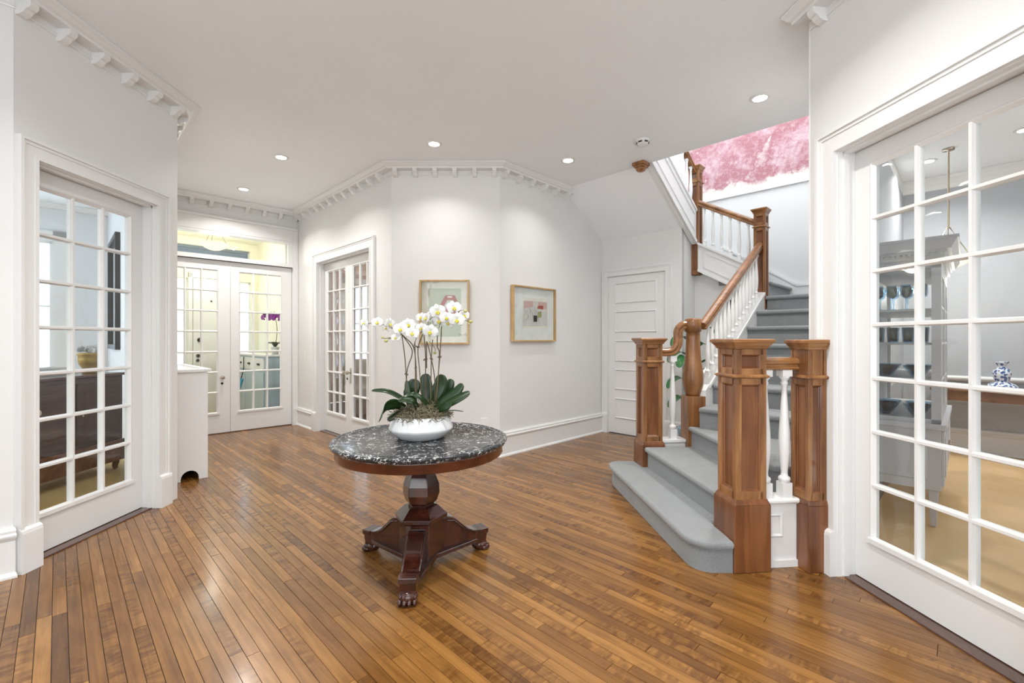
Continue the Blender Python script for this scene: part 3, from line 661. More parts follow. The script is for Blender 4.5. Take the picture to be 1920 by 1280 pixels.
# stringers
def uvplate(name, mat, along, pts, c0, c1, parent=stairs, bevel=0.0):
    # pts: polygon of (along, z); plate between cross positions c0..c1
    P = (lambda a, c, z: W(c, a, z)) if along == 'v' else (lambda a, c, z: W(a, c, z))
    n = len(pts); vs = [P(a, c0, z) for a, z in pts]+[P(a, c1, z) for a, z in pts]
    m = MB(); m.add([tuple(q) for q in vs], [list(range(n)), list(range(n, 2*n))[::-1]]+[(i,i+n,(i+1)%n+n,(i+1)%n) for i in range(n)])
    return fixn(m.build(name, mat, parent, bevel=bevel))
uvplate('stringer', M['trim'], 'v', [(4.06,0.005),(4.06,zst(4.06)),(5.72,zst(5.72)),(5.72,1.45),(4.6,0.005)], 1.635, 1.745)
uvplate('stringer_cap', M['trim'], 'v', [(4.14,zst(4.14)-0.03),(4.14,zst(4.14)),(5.71,zst(5.71)),(5.71,zst(5.71)-0.03)], 1.625, 1.765)
s2 = uvplate('stringer', M['trim'], 'u', [(1.75,z2(1.75)-0.36),(1.75,z2(1.75)),(2.42,z2(2.42)),(2.42,z2(2.42)-0.36)], 5.76, 5.84)
uvplate('stringer_cap', M['trim'], 'u', [(1.75,z2(1.75)-0.025),(1.75,z2(1.75)+0.004),(2.42,z2(2.42)+0.004),(2.42,z2(2.42)-0.025)], 5.735, 5.86)
uvplate('moulding', M['trim'], 'u', [(1.76,z2(1.76)-0.365),(1.76,z2(1.76)-0.335),(2.42,z2(2.42)-0.335),(2.42,z2(2.42)-0.365)], 5.748, 5.77)
for da, db in ((0.075, 0.095), (0.265, 0.285)):
    uvplate('moulding', M['trim'], 'u', [(1.80,z2(1.80)-db),(1.80,z2(1.80)-da),(2.35,z2(2.35)-da),(2.35,z2(2.35)-db)], 5.752, 5.77)
uvplate('moulding', M['trim'], 'u', [(2.33,z2(2.33)-0.285),(2.33,z2(2.33)-0.075),(2.35,z2(2.35)-0.075),(2.35,z2(2.35)-0.285)], 5.752, 5.77)
uvplate('stringer', M['trim'], 'v', [(5.76,zs(5.76)-0.02),(5.76,z3(5.76)),(4.2,z3(4.2)),(4.2,zs(4.2)-0.02)], 2.44, 2.50)
uvplate('stringer_cap', M['trim'], 'v', [(5.76,z3(5.76)-0.025),(5.76,z3(5.76)+0.004),(4.2,z3(4.2)+0.004),(4.2,z3(4.2)-0.025)], 2.425, 2.53)
uvplate('moulding', M['trim'], 'v', [(5.76,zs(5.76)-0.02),(5.76,zs(5.76)+0.03),(4.3,zs(4.3)+0.03),(4.3,zs(4.3)-0.02)], 2.425, 2.45)
for da, db in ((0.10, 0.118), (0.31, 0.328)):
    uvplate('moulding', M['trim'], 'v', [(5.70,zs(5.70)+da),(5.70,zs(5.70)+db),(4.3,zs(4.3)+db),(4.3,zs(4.3)+da)], 2.43, 2.45)
# carpeted steps: three broad ones at the foot, then the straight flight, the landing and the upper flights
def step(poly_r, poly_t, z0, z1):
    m = MB(); m.prism(poly_r, z0, z1-0.034); o = m.build('step_riser', M['carpet'], stairs)
    t = MB(); t.prism(poly_t, z1-0.042, z1); t.build('step_tread', M['carpet'], stairs, bevel=0.018, seg=4); return o
def arc(c, r, a0, a1, n=7): return [(c[0]+r*math.cos(math.radians(a0+(a1-a0)*i/n)), c[1]+r*math.sin(math.radians(a0+(a1-a0)*i/n))) for i in range(n+1)]
e2 = Vector((-0.0993, 0.995, 0))
def s1poly(g):
    return [(1.215, 4.20+g*0.6)]+arc((0.99+0.004, 4.115), 0.085+g, 90, 180, 6)+[(0.905-g, 4.05)]+arc((1.135, 2.66), 0.12+g, 184, 268, 8)+[(1.233, 2.54-g), (1.233, 2.80), (1.32, 2.85), (1.28, 3.98), (1.215, 4.0)]
step(s1poly(0.0), s1poly(0.03), 0.0, 0.18)
def s2poly(g): return [(1.193-g, 4.0), (1.295-g, 2.79), (1.36, 2.765), (1.70, 2.795), (1.69, 4.03)]
step(s2poly(0.0), s2poly(0.032), 0.10, 0.36)
def s3poly(g): return [(1.585-g, 4.02), (1.612-g, 2.74), (1.775, 2.72), W(UR+0.002, 3.20)[:2], W(UR+0.002, 3.97)[:2], W(1.63, 3.97)[:2]]
step(s3poly(0.0), s3poly(0.032), 0.30, 0.54)
VK = lambda k: 3.89+0.305*(k-4)
rm = MB(fr((0,0,0), 45)); rm.box(0.032, 0.345, 0, 1.63-UR, -0.18, -0.034); RMS = rm.mesh('step_riser', M['carpet'], Vector((0,0,0)))
tm = MB(fr((0,0,0), 45)); tm.box(0, 0.345, 0, 1.63-UR, -0.042, 0); TMS = tm.mesh('step_tread', M['carpet'], Vector((0,0,0)))
for k in range(4, 10):
    inst('step_riser', RMS, stairs, W(UR+0.002, VK(k), 0.18*k))
    o = inst('step_tread', TMS, stairs, W(UR+0.002, VK(k), 0.18*k)); bv = o.modifiers.new('bevel', 'BEVEL'); bv.width = 0.018; bv.segments = 4
def uvbox(name, u0, u1, v0, v1, z0, z1, mat, bevel=0.0, parent=stairs):
    m = MB(); m.prism([W(u0,v0)[:2], W(u1,v0)[:2], W(u1,v1)[:2], W(u0,v1)[:2]], z0, z1); return m.build(name, mat, parent, bevel=bevel, seg=4)
uvbox('landing', UR+0.002, 1.62, VK(10)+0.03, VB-0.002, 1.60, 1.766, M['carpet']); uvbox('step_tread', UR+0.002, 1.64, VK(10), VB-0.002, 1.758, 1.80, M['carpet'], 0.018)
for k in range(11, 15):
    ua = 1.60+0.275*(k-11); ub = ua+0.32 if k < 14 else UB-0.01
    uvbox('step_riser', ua+0.03, ub, 5.85, VB-0.002, 0.18*k-0.18, 0.18*k-0.034, M['carpet']); uvbox('step_tread', ua, ub, 5.85, VB-0.002, 0.18*k-0.042, 0.18*k, M['carpet'], 0.018)
for k in range(15, 20):
    vb = 5.80-0.295*(k-15)
    uvbox('step_riser', 2.51, UB-0.01, vb-0.30, vb-0.03, 0.18*k+0.14, 0.18*k+0.146, M['carpet']); uvbox('step_tread', 2.51, UB-0.01, vb-0.31, vb, 0.18*k+0.138, 0.18*k+0.18, M['carpet'], 0.018)
# skirting board of the landing wall
uvplate('wall_skirt', M['trim'], 'u', [(1.0,1.80),(1.0,1.99),(1.55,1.99),(2.5,2.62),(2.5,2.30),(1.65,1.80)], VB-0.022, VB-0.002)
uvplate('wall_skirt', M['trim'], 'u', [(1.0,1.99),(1.0,2.02),(1.55,2.02),(2.5,2.65),(2.5,2.62),(1.55,1.99)], VB-0.034, VB-0.002)
# white panelled kerb between the near newel and the half newel
km = fr((1.425, 2.60, 0), SD)
m = MB(km); m.box(0, 0.225, 0, 0.09, 0.001, 0.362); m.box(0, 0.225, -0.012, 0.09, 0.001, 0.04); kb = m.build('kerb_panel', M['trim'], stairs)
m = MB(km); m.sweep([(-0.10,0.362),(0.012,0.362),(0.024,0.374),(0.024,0.386),(0.016,0.394),(-0.10,0.394)], 0, 0.225); fixn(m.build('cap', M['trim'], kb, bevel=0.002))
m = MB(km); m.ring(0.02, 0.13, 0.17, 0.31, -0.001, -0.012, 0.01); m.ring(0.03, 0.12, 0.18, 0.30, -0.012, -0.002, 0.012); fixn(m.build('panel', M['trim'], kb))
m = MB(fr((1.335, 4.06, 0), SD)); m.box(0, 0.225, 0, 0.11, 0.003, 0.385); m.box(-0.005, 0.225, -0.014, 0.124, 0.385, 0.412); m.build('kerb_panel', M['trim'], stairs, bevel=0.004)

# ------------------------------------------------------------------ recessed lights, smoke detector
def can(x, y, seen):
    names = {(814,269): 'recessed ceiling light above the green print', (1065,300): 'recessed ceiling light above the sketch print', (1425,183): 'recessed ceiling light above the stairs',
             (527,294): 'recessed ceiling light before the narrow double doors', (457,354): 'recessed ceiling light nearest the entrance transom'}
    t = thing('recessed_light', (x, y, H), seen if isinstance(seen, str) else names.get(seen, 'added recessed light out of view on the camera side of the hall'), 'ceiling light', 'recessed lights in the hall ceiling')
    MB().lathe([(0.052, H-0.0005), (0.075, H-0.0005), (0.077, H-0.004), (0.070, H-0.008), (0.052, H-0.008)], 28, (x, y), caps=False).build('trim_ring', M['trim'], t)
    MB().lathe([(0.054, H-0.007), (0.054, H-0.001)], 24, (x, y)).build('lens', M['lens'], t)
    ld = bpy.data.lights.new('can_light', 'AREA'); ld.shape = 'DISK'; ld.size = 0.10; ld.energy = CAN_POWER*(0.34 if seen in ((814,269), (1065,300)) else 0.8 if isinstance(seen, str) else 1.15 if seen else 1.5); ld.color = (1.0, 0.975, 0.94); ld.spread = math.radians(120 if seen in ((814,269), (1065,300)) else 140)
    lo = bpy.data.objects.new('can_light', ld); COL.objects.link(lo); lo.location = (0, 0, -0.015); lo.parent = t
for s_ in ((814,269), (1065,300), (1425,183), (527,294), (457,354)):
    p_ = at_z(s_[0], s_[1], H); can(p_.x, p_.y, s_)
for (px_, py_, lb) in ((1897, 248, 'recessed light in the dining ceiling nearest the right door'), (1720, 306, 'recessed light in the dining ceiling beyond the china cabinet')):
    p_ = at_z(px_, py_, H); can(p_.x+0.06, p_.y-0.06, lb)
for (x, y) in ((-1.3, 1.75), (0.75, 1.9), (-0.2, 0.2)): can(x, y, None)  # extra lights out of view, added to brighten the hall
p_ = at_z(1205, 262, H)
sd = thing('smoke_detector', (p_.x, p_.y, H), 'round white smoke detector on the ceiling near the stairs', 'smoke detector')
MB().lathe([(0.03, H-0.052), (0.045, H-0.048), (0.058, H-0.03), (0.062, H-0.018), (0.066, H-0.016), (0.066, H-0.001)], 28, (p_.x, p_.y)).build('body', M['trim'], sd)
for k in range(6):
    a = math.radians(60*k+20); MB(Matrix.Translation((p_.x, p_.y, 0)) @ Matrix.Rotation(a, 4, 'Z')).box(-0.018, 0.018, -0.060, -0.052, H-0.038, H-0.027).build('vent_slot', M['black'], sd)

# ------------------------------------------------------------------ centre table
TC = Vector((-0.526, 2.637, 0))
tb = thing('center_table', TC, 'round pedestal table with dark fossil marble top and lion paw feet', 'table')
TM = Matrix.Translation(TC)
MB(TM).lathe([(0.40,0.706),(0.475,0.706),(0.488,0.712),(0.492,0.722),(0.498,0.728),(0.497,0.735),(0.488,0.740),(0.474,0.740),(0.470,0.736),(0.462,0.736),(0.458,0.740),(0.448,0.740),(0.443,0.735),(0.434,0.735),(0.430,0.7335),(0.001,0.7335)], 96).build('marble_top', M['marble'], tb)
MB(TM).lathe([(0.455,0.652),(0.468,0.654),(0.472,0.660),(0.470,0.700),(0.474,0.7065),(0.40,0.7065)], 80).build('apron', M['mahogx'], tb)
a6 = math.radians(-60)
pd = MB(TM); S6 = 1.02
pd.lathe([(r*S6, z) for r, z in [(0.090,0.60),(0.085,0.585),(0.066,0.565),(0.070,0.55),(0.084,0.52),(0.103,0.47),(0.105,0.42),(0.090,0.375),(0.066,0.35),(0.058,0.342)]], 6, a0=a6, smooth=False)
pd.build('pedestal_vase', M['mahog'], tb, bevel=0.003)
MB(TM).lathe([(0.062,0.655),(0.115,0.655),(0.115,0.60),(0.088,0.598)][::-1], 6, a0=a6, smooth=False).build('top_block', M['mahog'], tb)
pb = MB(TM); pb.lathe([(0.095,0.058),(0.128,0.062),(0.128,0.268),(0.150,0.278),(0.153,0.300),(0.140,0.310),(0.098,0.348),(0.075,0.355),(0.070,0.36)], 6, a0=a6, smooth=False)
pb.build('pedestal_base', M['mahog'], tb, bevel=0.003)
tri = []
for k in range(3):
    a = math.radians(-88+120*k); b_ = math.radians(-88+120*k+60)
    for da in (-0.10, 0.10): tri.append((0.36*math.cos(a+da*1.1), 0.36*math.sin(a+da*1.1)))
    tri.append((0.115*math.cos(b_), 0.115*math.sin(b_)))
MB(TM).prism(tri, 0.060, 0.086).build('plinth', M['mahog'], tb, bevel=0.004)
LP = crom([(0.10,0,0.248),(0.15,0,0.258),(0.19,0,0.246),(0.235,0,0.205),(0.28,0,0.164),(0.335,0,0.140),(0.385,0,0.138),(0.41,0,0.130)], 4)
lp = [(q.x, q.z) for q in LP]+[(0.414,0.115),(0.407,0.068),(0.36,0.064),(0.10,0.07)]
for k in range(3):
    Mx = TM @ Matrix.Rotation(math.radians(-88+120*k), 4, 'Z')
    m = MB(Mx); n = len(lp); hw = 0.043
    vs = [(x, -hw*(1.0 if x < 0.3 else 0.95), z) for x, z in lp]+[(x, hw*(1.0 if x < 0.3 else 0.95), z) for x, z in lp]
    m.add(vs, [list(range(n)), list(range(n, 2*n))[::-1]]+[(i, i+n, (i+1)%n+n, (i+1)%n) for i in range(n)])
    m.box(0.36, 0.420, -0.047, 0.047, 0.108, 0.138); lg = fixn(m.build('leg', M['mahog'], tb, bevel=0.004))
    c = MB(Mx)
    for sgn in (-1, 1): c.tube([(0.14, sgn*0.043, 0.243), (0.19, sgn*0.044, 0.228), (0.25, sgn*0.044, 0.170), (0.33, sgn*0.044, 0.124)], 0.007, 6)
    c.build('carved_scroll', M['mahog'], lg)
    f = MB(Mx); f.box(0.345, 0.405, -0.038, 0.038, 0.03, 0.068); f.sphere((0.378, 0, 0.036), 0.052, 0.046, 0.036)
    for t_ in (-0.036, -0.012, 0.012, 0.036):
        f.sphere((0.418-abs(t_)*0.35, t_, 0.018), 0.030, 0.0135, 0.018, 8, 6); f.sphere((0.402-abs(t_)*0.3, t_, 0.038), 0.026, 0.012, 0.016, 8, 6)
    f.build('paw_foot', M['mahog'], lg)

# ------------------------------------------------------------------ orchid in white bowl
BC = Vector((-0.530, 2.655, 0.7336))
oc = thing('potted_orchid', BC, 'white orchids with bare stems and dark leaves in a white bowl', 'orchid')
z0 = BC.z
MB(Matrix.Translation(BC)).lathe([(0.02,0.0),(0.118,0.0),(0.130,0.004),(0.178,0.047),(0.184,0.056),(0.183,0.064),(0.158,0.128),(0.153,0.132),(0.148,0.128),(0.168,0.07),(0.10,0.05),(0.02,0.05)], 56).build('planter_bowl', M['ceramic'], oc)
mo = MB(); rnd = random.Random(3)
mo.M = Matrix.Translation(BC); mo.lathe([(0.150,0.09),(0.14,0.115),(0.10,0.138),(0.05,0.148),(0.001,0.15)], 24, caps=False)
for k in range(1500):
    a = rnd.uniform(0, 6.283); r = 0.165*math.sqrt(rnd.random()); z = 0.118+0.055*(1-(r/0.165)**2)+rnd.uniform(0, 0.02)
    p = Vector((r*math.cos(a), r*math.sin(a), z)); pts = [p]
    dr = Vector((rnd.uniform(-1,1), rnd.uniform(-1,1), rnd.uniform(-.3,.4))).normalized()
    for q in range(3):
        dr = (dr+Vector((rnd.uniform(-.9,.9), rnd.uniform(-.9,.9), rnd.uniform(-.7,.5)))).normalized(); pts.append(pts[-1]+dr*0.014)
    mo.tube(pts, 0.0018, 3, smooth=False)
o = mo.build('moss', M['moss'], oc); o['kind'] = 'stuff'
def cp(zx, zy, dy=0.0): return at_y(600+0.25*zx, 540+0.25*zy, BC.y+dy)      # orchid close-up to space at the bowl's distance
def leafblade(name, pts, width, side, parent, mat, fold=0.25, n=7, tip=0.9):
    path = crom(pts, n); m = len(path); vs = []; fs = []; side = Vector(side).normalized()
    for i, p in enumerate(path):
        t = i/(m-1); tv = (path[min(i+1,m-1)]-path[max(i-1,0)]).normalized(); s_ = (side-tv*side.dot(tv)).normalized(); nn = s_.cross(tv)
        w = width*0.5*min(1, 0.42+1.5*t)*math.sqrt(max(0.0, 1-max(0, (t-0.55)/0.45)**2))+0.0008
        for q in (-1, -0.5, 0, 0.5, 1): vs.append(p+s_*w*q+nn*(abs(q)*w*fold))
    for i in range(m-1):
        for q in range(4): fs.append((i*5+q, i*5+q+1, (i+1)*5+q+1, (i+1)*5+q))
    mb = MB(); mb.add([tuple(v_) for v_ in vs], fs, True); o = mb.build(name, mat, parent)
    sm = o.modifiers.new('solid', 'SOLIDIFY'); sm.thickness = 0.0022; return o
LV = [([(640,900,.0),(560,868,-.08),(490,890,-.13),(440,1005,-.16)], .062, (.35,0,.9)),
      ([(600,930,-.05),(560,950,-.10),(505,990,-.13)], .05, (.5,0,.8)),
      ([(830,905,.0),(760,830,-.05),(680,800,-.08),(580,845,-.10)], .045, (.2,1,.3)),
      ([(700,880,.05),(600,820,.06),(500,775,.05),(385,768,.03)], .04, (.2,1,.5)),
      ([(840,890,.0),(930,850,-.02),(1010,790,-.02),(1070,715,-.02)], .062, (-.5,.3,.8)),
      ([(840,900,.0),(940,870,-.04),(1040,820,-.05),(1125,778,-.05)], .055, (-.2,.6,.7)),
      ([(840,890,.04),(870,800,.04),(905,720,.04),(905,645,.03)], .082, (1,.2,0)),
      ([(870,890,.06),(920,800,.07),(965,740,.07),(985,680,.07)], .062, (1,.2,.3)),
      ([(690,890,.05),(680,800,.06),(700,740,.06),(715,680,.06)], .085, (1,.1,0)),
      ([(800,890,.06),(800,790,.07),(795,700,.07),(790,640,.07)], .07, (1,.1,0)),
      ([(880,910,-.05),(930,890,-.10),(985,865,-.12)], .05, (0,.5,.9)),
      ([(660,880,-.0),(665,820,.0),(655,760,.0),(650,690,.0)], .03, (1,.2,0)),
      ([(930,920,-.1),(1010,915,-.12),(1075,925,-.13)], .012, (0,1,.1)),
      ([(730,900,-.06),(700,850,-.1),(640,840,-.13),(590,850,-.15)], .05, (.2,.8,.4))]
for pts, w, s_ in LV: leafblade('leaf', [cp(*p) for p in pts], w, s_, oc, M['leaf'])
SP = [[(655,880,0),(645,640,0),(632,480,0),(612,340,0)], [(660,880,.02),(650,640,.02),(690,500,.02),(680,440,.01),(612,345,0)],
      [(715,880,-.02),(715,600,-.02),(712,400,-.02)], [(725,880,.0),(720,590,.0),(700,440,.0),(640,372,-.02),(612,345,-.02)],
      [(768,870,.0),(745,600,.0),(735,450,.0),(770,350,-.03)], [(785,870,.03),(792,540,.03),(780,350,.03)],
      [(830,870,-.02),(835,530,-.02),(845,385,-.02)], [(860,860,.0),(860,680,.0),(835,530,-.01),(802,400,-.02)],
      [(866,870,-.03),(898,520,-.03),(912,285,-.04)], [(872,870,-.02),(895,510,-.02),(880,440,-.02),(880,355,-.03)], [(800,600,.04),(798,400,.04)],
      [(612,345,0),(570,310,-.02),(500,285,-.02),(430,262,-.03),(340,268,-.03)], [(612,345,0),(560,365,-.03),(480,378,-.04)],
      [(700,440,0),(735,350,-.02),(775,322,-.03)], [(770,350,-.03),(800,290,-.02),(820,240,-.02),(880,190,-.03)],
      [(890,300,-.03),(920,240,-.02),(1000,205,-.03),(1080,238,-.04),(1130,252,-.04)], [(820,400,0),(862,450,0),(860,485,0)], [(1020,190,-.02),(1060,165,-.02),(1095,172,-.02)]]
for k, pts in enumerate(SP): MB().tube(crom([cp(*p) for p in pts], 5), 0.0030 if k < 11 else 0.0019, 6).build('stem', M['stem'], oc)
for p in ((648,645,0),(718,595,0),(735,440,0),(790,535,.03),(835,530,-.01),(897,515,-.03),(712,440,-.01)):
    c = cp(*p); m = MB(); rr = random.Random(p[0])
    for k in range(9):
        d_ = Vector((rr.uniform(-1,1), rr.uniform(-1,1), rr.uniform(-.7,.7)))*0.012; m.tube([c-d_, c+d_], 0.0016, 4)
    m.build('stem_tie', M['stem'], oc)
def flower_meshes():
    m = MB()
    def pet(ang, ln, w, back):
        vs = []; fs = []; n = 7
        for i in range(n):
            t = i/(n-1); r = 0.004+ln*t; ww = w*math.sin(math.pi*min(1, 0.10+0.86*t))**0.65
            for q in (-1, -0.5, 0, 0.5, 1): vs.append((math.cos(ang)*r-math.sin(ang)*ww*q, -0.004-0.010*math.sin(t*2.2)+back*t*t+0.006*q*q*t, math.sin(ang)*r+math.cos(ang)*ww*q))
        for i in range(n-1):
            for q in range(4): fs.append((i*5+q, i*5+q+1, (i+1)*5+q+1, (i+1)*5+q))
        m.add(vs, fs, True)
    for a in (90, 215, 325): pet(math.radians(a), 0.040, 0.016, 0.010)
    for a in (8, 172): pet(math.radians(a), 0.043, 0.030, -0.004)
    fm = m.mesh('flower', M['petal'], Vector((0,0,0)))
    q = MB(); q.sphere((0, -0.012, -0.002), 0.006, 0.008, 0.006, 8, 6); q.sphere((-0.008, -0.014, -0.008), 0.005, 0.005, 0.007, 6, 5); q.sphere((0.008, -0.014, -0.008), 0.005, 0.005, 0.007, 6, 5); q.sphere((0, -0.018, -0.014), 0.006, 0.005, 0.008, 6, 5)
    return fm, q.mesh('flower_lip', M['lip'], Vector((0,0,0)))
FMm, LMm = flower_meshes()
FLW = [(335,262,-.04,.6,-35),(432,258,-.04,.75,-12),(520,268,-.02,.8,60),(605,308,-.05,.9,-8),(662,275,.02,.9,10),(692,338,-.05,.85,5),(570,372,-.04,.6,-20),(805,225,-.02,.85,-70),(880,175,-.05,1.0,6),(945,222,-.05,.85,14),
       (1025,238,-.06,1.0,8),(1000,150,.02,1.0,25),(1075,205,.0,.85,50),(828,325,-.06,.95,-4),(895,245,.02,.9,-20),(762,300,-.02,.75,-25),(960,262,.0,.8,10),(720,300,.01,.75,15),(500,300,.0,.6,-30),(760,220,.0,.7,-40)]
for (a, b_, dy, sc, yaw) in FLW:
    o = inst('flower', FMm, oc, cp(a, b_, dy)); o.scale = (sc, sc, sc); o.rotation_euler = (math.radians(random.uniform(-18, 6)), math.radians(random.uniform(-15, 15)), math.radians(yaw*0.8+8))
    l_ = bpy.data.objects.new('flower_lip', LMm); COL.objects.link(l_); l_.parent = o
for (a, b_, dy, s_) in ((1130,250,-.04,1.0),(1118,270,-.04,.7),(1090,172,-.02,1.0),(860,485,0,.9),(495,395,-.04,1.0),(470,370,-.04,.8),(520,375,-.03,.7)):
    m = MB(); c = cp(a, b_, dy); m.sphere(c, 0.012*s_, 0.010*s_, 0.0095*s_, 10, 7); m.build('flower_bud', M['bud'], oc)

# ------------------------------------------------------------------ pictures
def picture(Fm, x0, x1, z0, z1, fw, dp, label, matm, art):
    c = Fm @ Vector(((x0+x1)/2, -dp/2, z0)); t = thing('framed_picture', c, label, 'picture')
    m = MB(Fm); m.box(x0, x0+fw, -dp, -0.003, z0, z1); m.box(x1-fw, x1, -dp, -0.003, z0, z1); m.box(x0+fw, x1-fw, -dp, -0.003, z0, z0+fw); m.box(x0+fw, x1-fw, -dp, -0.003, z1-fw, z1)
    m.build('frame', M['fwood'], t, bevel=0.002)
    MB(Fm).box(x0+fw, x1-fw, -0.016, -0.006, z0+fw, z1-fw).build('mount', matm, t)
    art(t, Fm)
    MB(Fm).box(x0+fw, x1-fw, -dp+0.008, -dp+0.010, z0+fw, z1-fw).build('glazing', M['glass'], t)
def flat(parent, Fm, poly, y, mat, name='print'):
    n = len(poly); m = MB(Fm); vs = [(x, y, z) for x, z in poly]+[(x, y-0.0008, z) for x, z in poly]
    m.add(vs, [list(range(n)), list(range(n, 2*n))[::-1]]+[(i,i+n,(i+1)%n+n,(i+1)%n) for i in range(n)]); return fixn(m.build(name, mat, parent))
# picture 1 on the flat wall (pixel extents of the print taken at the wall's distance)
yw = YC-0.02; X1 = lambda px: (px-CX)/F*yw-C1.x; Z1 = lambda py: CH-(py-CY)*yw/F
def art1(t, Fm):
    zx = lambda x: X1(760+x/6.0); zz = lambda y: Z1(500+y/6.0)
    flat(t, Fm, [(zx(258),zz(785)),(zx(625),zz(785)),(zx(625),zz(245)),(zx(258),zz(245))], -0.0165, M['art_green'])
    flat(t, Fm, [(zx(375),zz(455)),(zx(420),zz(460)),(zx(470),zz(375)),(zx(540),zz(375)),(zx(585),zz(465)),(zx(625),zz(468)),(zx(555),zz(320)),(zx(450),zz(320))], -0.0175, M['art_red'])
    flat(t, Fm, [(zx(475),zz(347)),(zx(525),zz(347)),(zx(525),zz(330)),(zx(475),zz(330))], -0.0185, M['mat'])
    flat(t, Fm, [(zx(430),zz(458)),(zx(572),zz(462)),(zx(532),zz(380)),(zx(475),zz(380))], -0.0170, M['art_grey'])
    flat(t, Fm, [(zx(375),zz(470)),(zx(625),zz(475)),(zx(600),zz(600)),(zx(395),zz(600))], -0.0172, M['art_red'])
picture(FC, X1(787), X1(880), Z1(645.5), Z1(525), 0.020, 0.055, 'light wood framed print of a red basket shape on pale green', M['mat'], art1)
# picture 2 on the receding wall
def bx(px, py, proud=0.05):
    k = (px-CX)/F; y = (UB-proud)*R2/(1-k); p = FB.inverted() @ Vector((k*y, y, CH-(py-CY)*y/F)); return p.x, p.z
xa, zt = bx(963, 534.5); xb, zb_ = bx(1043, 639.5); 
def art2(t, Fm):
    def q(zx, zy): return bx(760+zx/6.0, 500+zy/6.0, 0.017)
    flat(t, Fm, [q(1318,690), q(1605,690), q(1605,360), q(1318,345)], -0.0165, M['mat'])
    flat(t, Fm, [q(1325,665), q(1595,668), q(1595,395), q(1325,378)], -0.0175, M['art_grey'])
    flat(t, Fm, [q(1335,470), q(1430,450), q(1440,385), q(1335,385)], -0.0185, M['art_pink'])
    flat(t, Fm, [q(1480,455), q(1585,480), q(1590,405), q(1500,395)], -0.0185, M['art_pink'])
    flat(t, Fm, [q(1480,470), q(1550,480), q(1550,440), q(1500,435)], -0.0192, M['art_red'])
    flat(t, Fm, [q(1490,575), q(1530,570), q(1530,500), q(1490,510)], -0.0192, M['art_olive'])
    flat(t, Fm, [q(1440,618), q(1482,618), q(1482,548), q(1440,548)], -0.0192, M['art_dark'])
    for k in range(7):
        m = MB(Fm); pts = [q(1340+k*22, 480+30*math.sin(k*2.1)), q(1380+k*15, 520+40*math.cos(k*1.7)), q(1350+k*25, 610-20*math.sin(k))]
        m.tube([(x, -0.0188, z) for x, z in pts], 0.0012, 4); m.build('print_line', M['art_dark'], t)
picture(FB, xa, xb, (zb_+bx(963,641)[1])/2, (zt+bx(1043,541)[1])/2, 0.018, 0.05, 'light wood framed small abstract sketch with wide white mount', M['mat2'], art2)

# wall plates
sw = thing('light_switch', FA @ Vector((0.30,0,1.06)), 'small white light switch left of the narrow double doors', 'switch')
MB(FA).box(0.265, 0.335, -0.006, 0, 1.02, 1.14).build('plate', M['trim'], sw, bevel=0.002); MB(FA).box(0.29, 0.31, -0.010, -0.006, 1.06, 1.10).build('rocker', M['trim'], sw)
ot = thing('wall_outlet', FC @ Vector((1.03,0,0.3)), 'white wall outlet low behind the table', 'outlet')
MB(FC).box(0.995, 1.065, -0.006, 0, 0.32, 0.43).build('plate', M['trim'], ot, bevel=0.002); MB(FC).box(1.013, 1.047, -0.009, -0.006, 0.335, 0.37).build('socket', M['trim'], ot); MB(FC).box(1.013, 1.047, -0.009, -0.006, 0.38, 0.415).build('socket', M['trim'], ot)

# ------------------------------------------------------------------ radiator cover at the left
rc = thing('radiator_cover', W(5.5, 0.86), 'white boxed radiator cover with slatted top beside the left door', 'radiator cover')
FRC = fr(W(5.07, VL+0.003), 45)                # x across the end panel (towards the hall), y along the wall
m = MB(FRC); wd = 0.305
arch = [(0,0.002),(0.095,0.002)]+[(0.165+0.07*math.cos(math.radians(180-18*i)), 0.022+0.072*math.sin(math.radians(18*i))) for i in range(11)]+[(0.235,0.002),(wd,0.002),(wd,1.0),(0,1.0)]
n = len(arch); m.add([(x,0,z) for x, z in arch]+[(x,0.02,z) for x, z in arch], [list(range(n)), list(range(n,2*n))[::-1]]+[(i,i+n,(i+1)%n+n,(i+1)%n) for i in range(n)])
fixn(m.build('end_panel', M['trim'], rc))
m = MB(FRC); m.box(wd-0.02, wd, 0.02, 1.15, 0.002, 1.0); m.box(0, wd-0.02, 1.13, 1.15, 0.002, 1.0); m.build('front_panel', M['trim'], rc)
MB(FRC).box(0.01, wd-0.03, 0.25, 1.1, 0.05, 0.9).build('radiator', M['dark'], rc)
m = MB(FRC); m.box(0, 0.05, -0.025, 1.17, 1.0, 1.03); m.box(wd-0.03, wd+0.025, -0.025, 1.17, 1.0, 1.03); m.box(0.05, wd-0.03, -0.025, 0.06, 1.0, 1.03); m.box(0.05, wd-0.03, 1.08, 1.17, 1.0, 1.03); m.build('top_frame', M['trim'], rc, bevel=0.006)
for k in range(12): MB(FRC).box(0.05, wd-0.03, 0.09+k*0.082, 0.135+k*0.082, 1.006, 1.022).build('slat', M['trim'], rc)

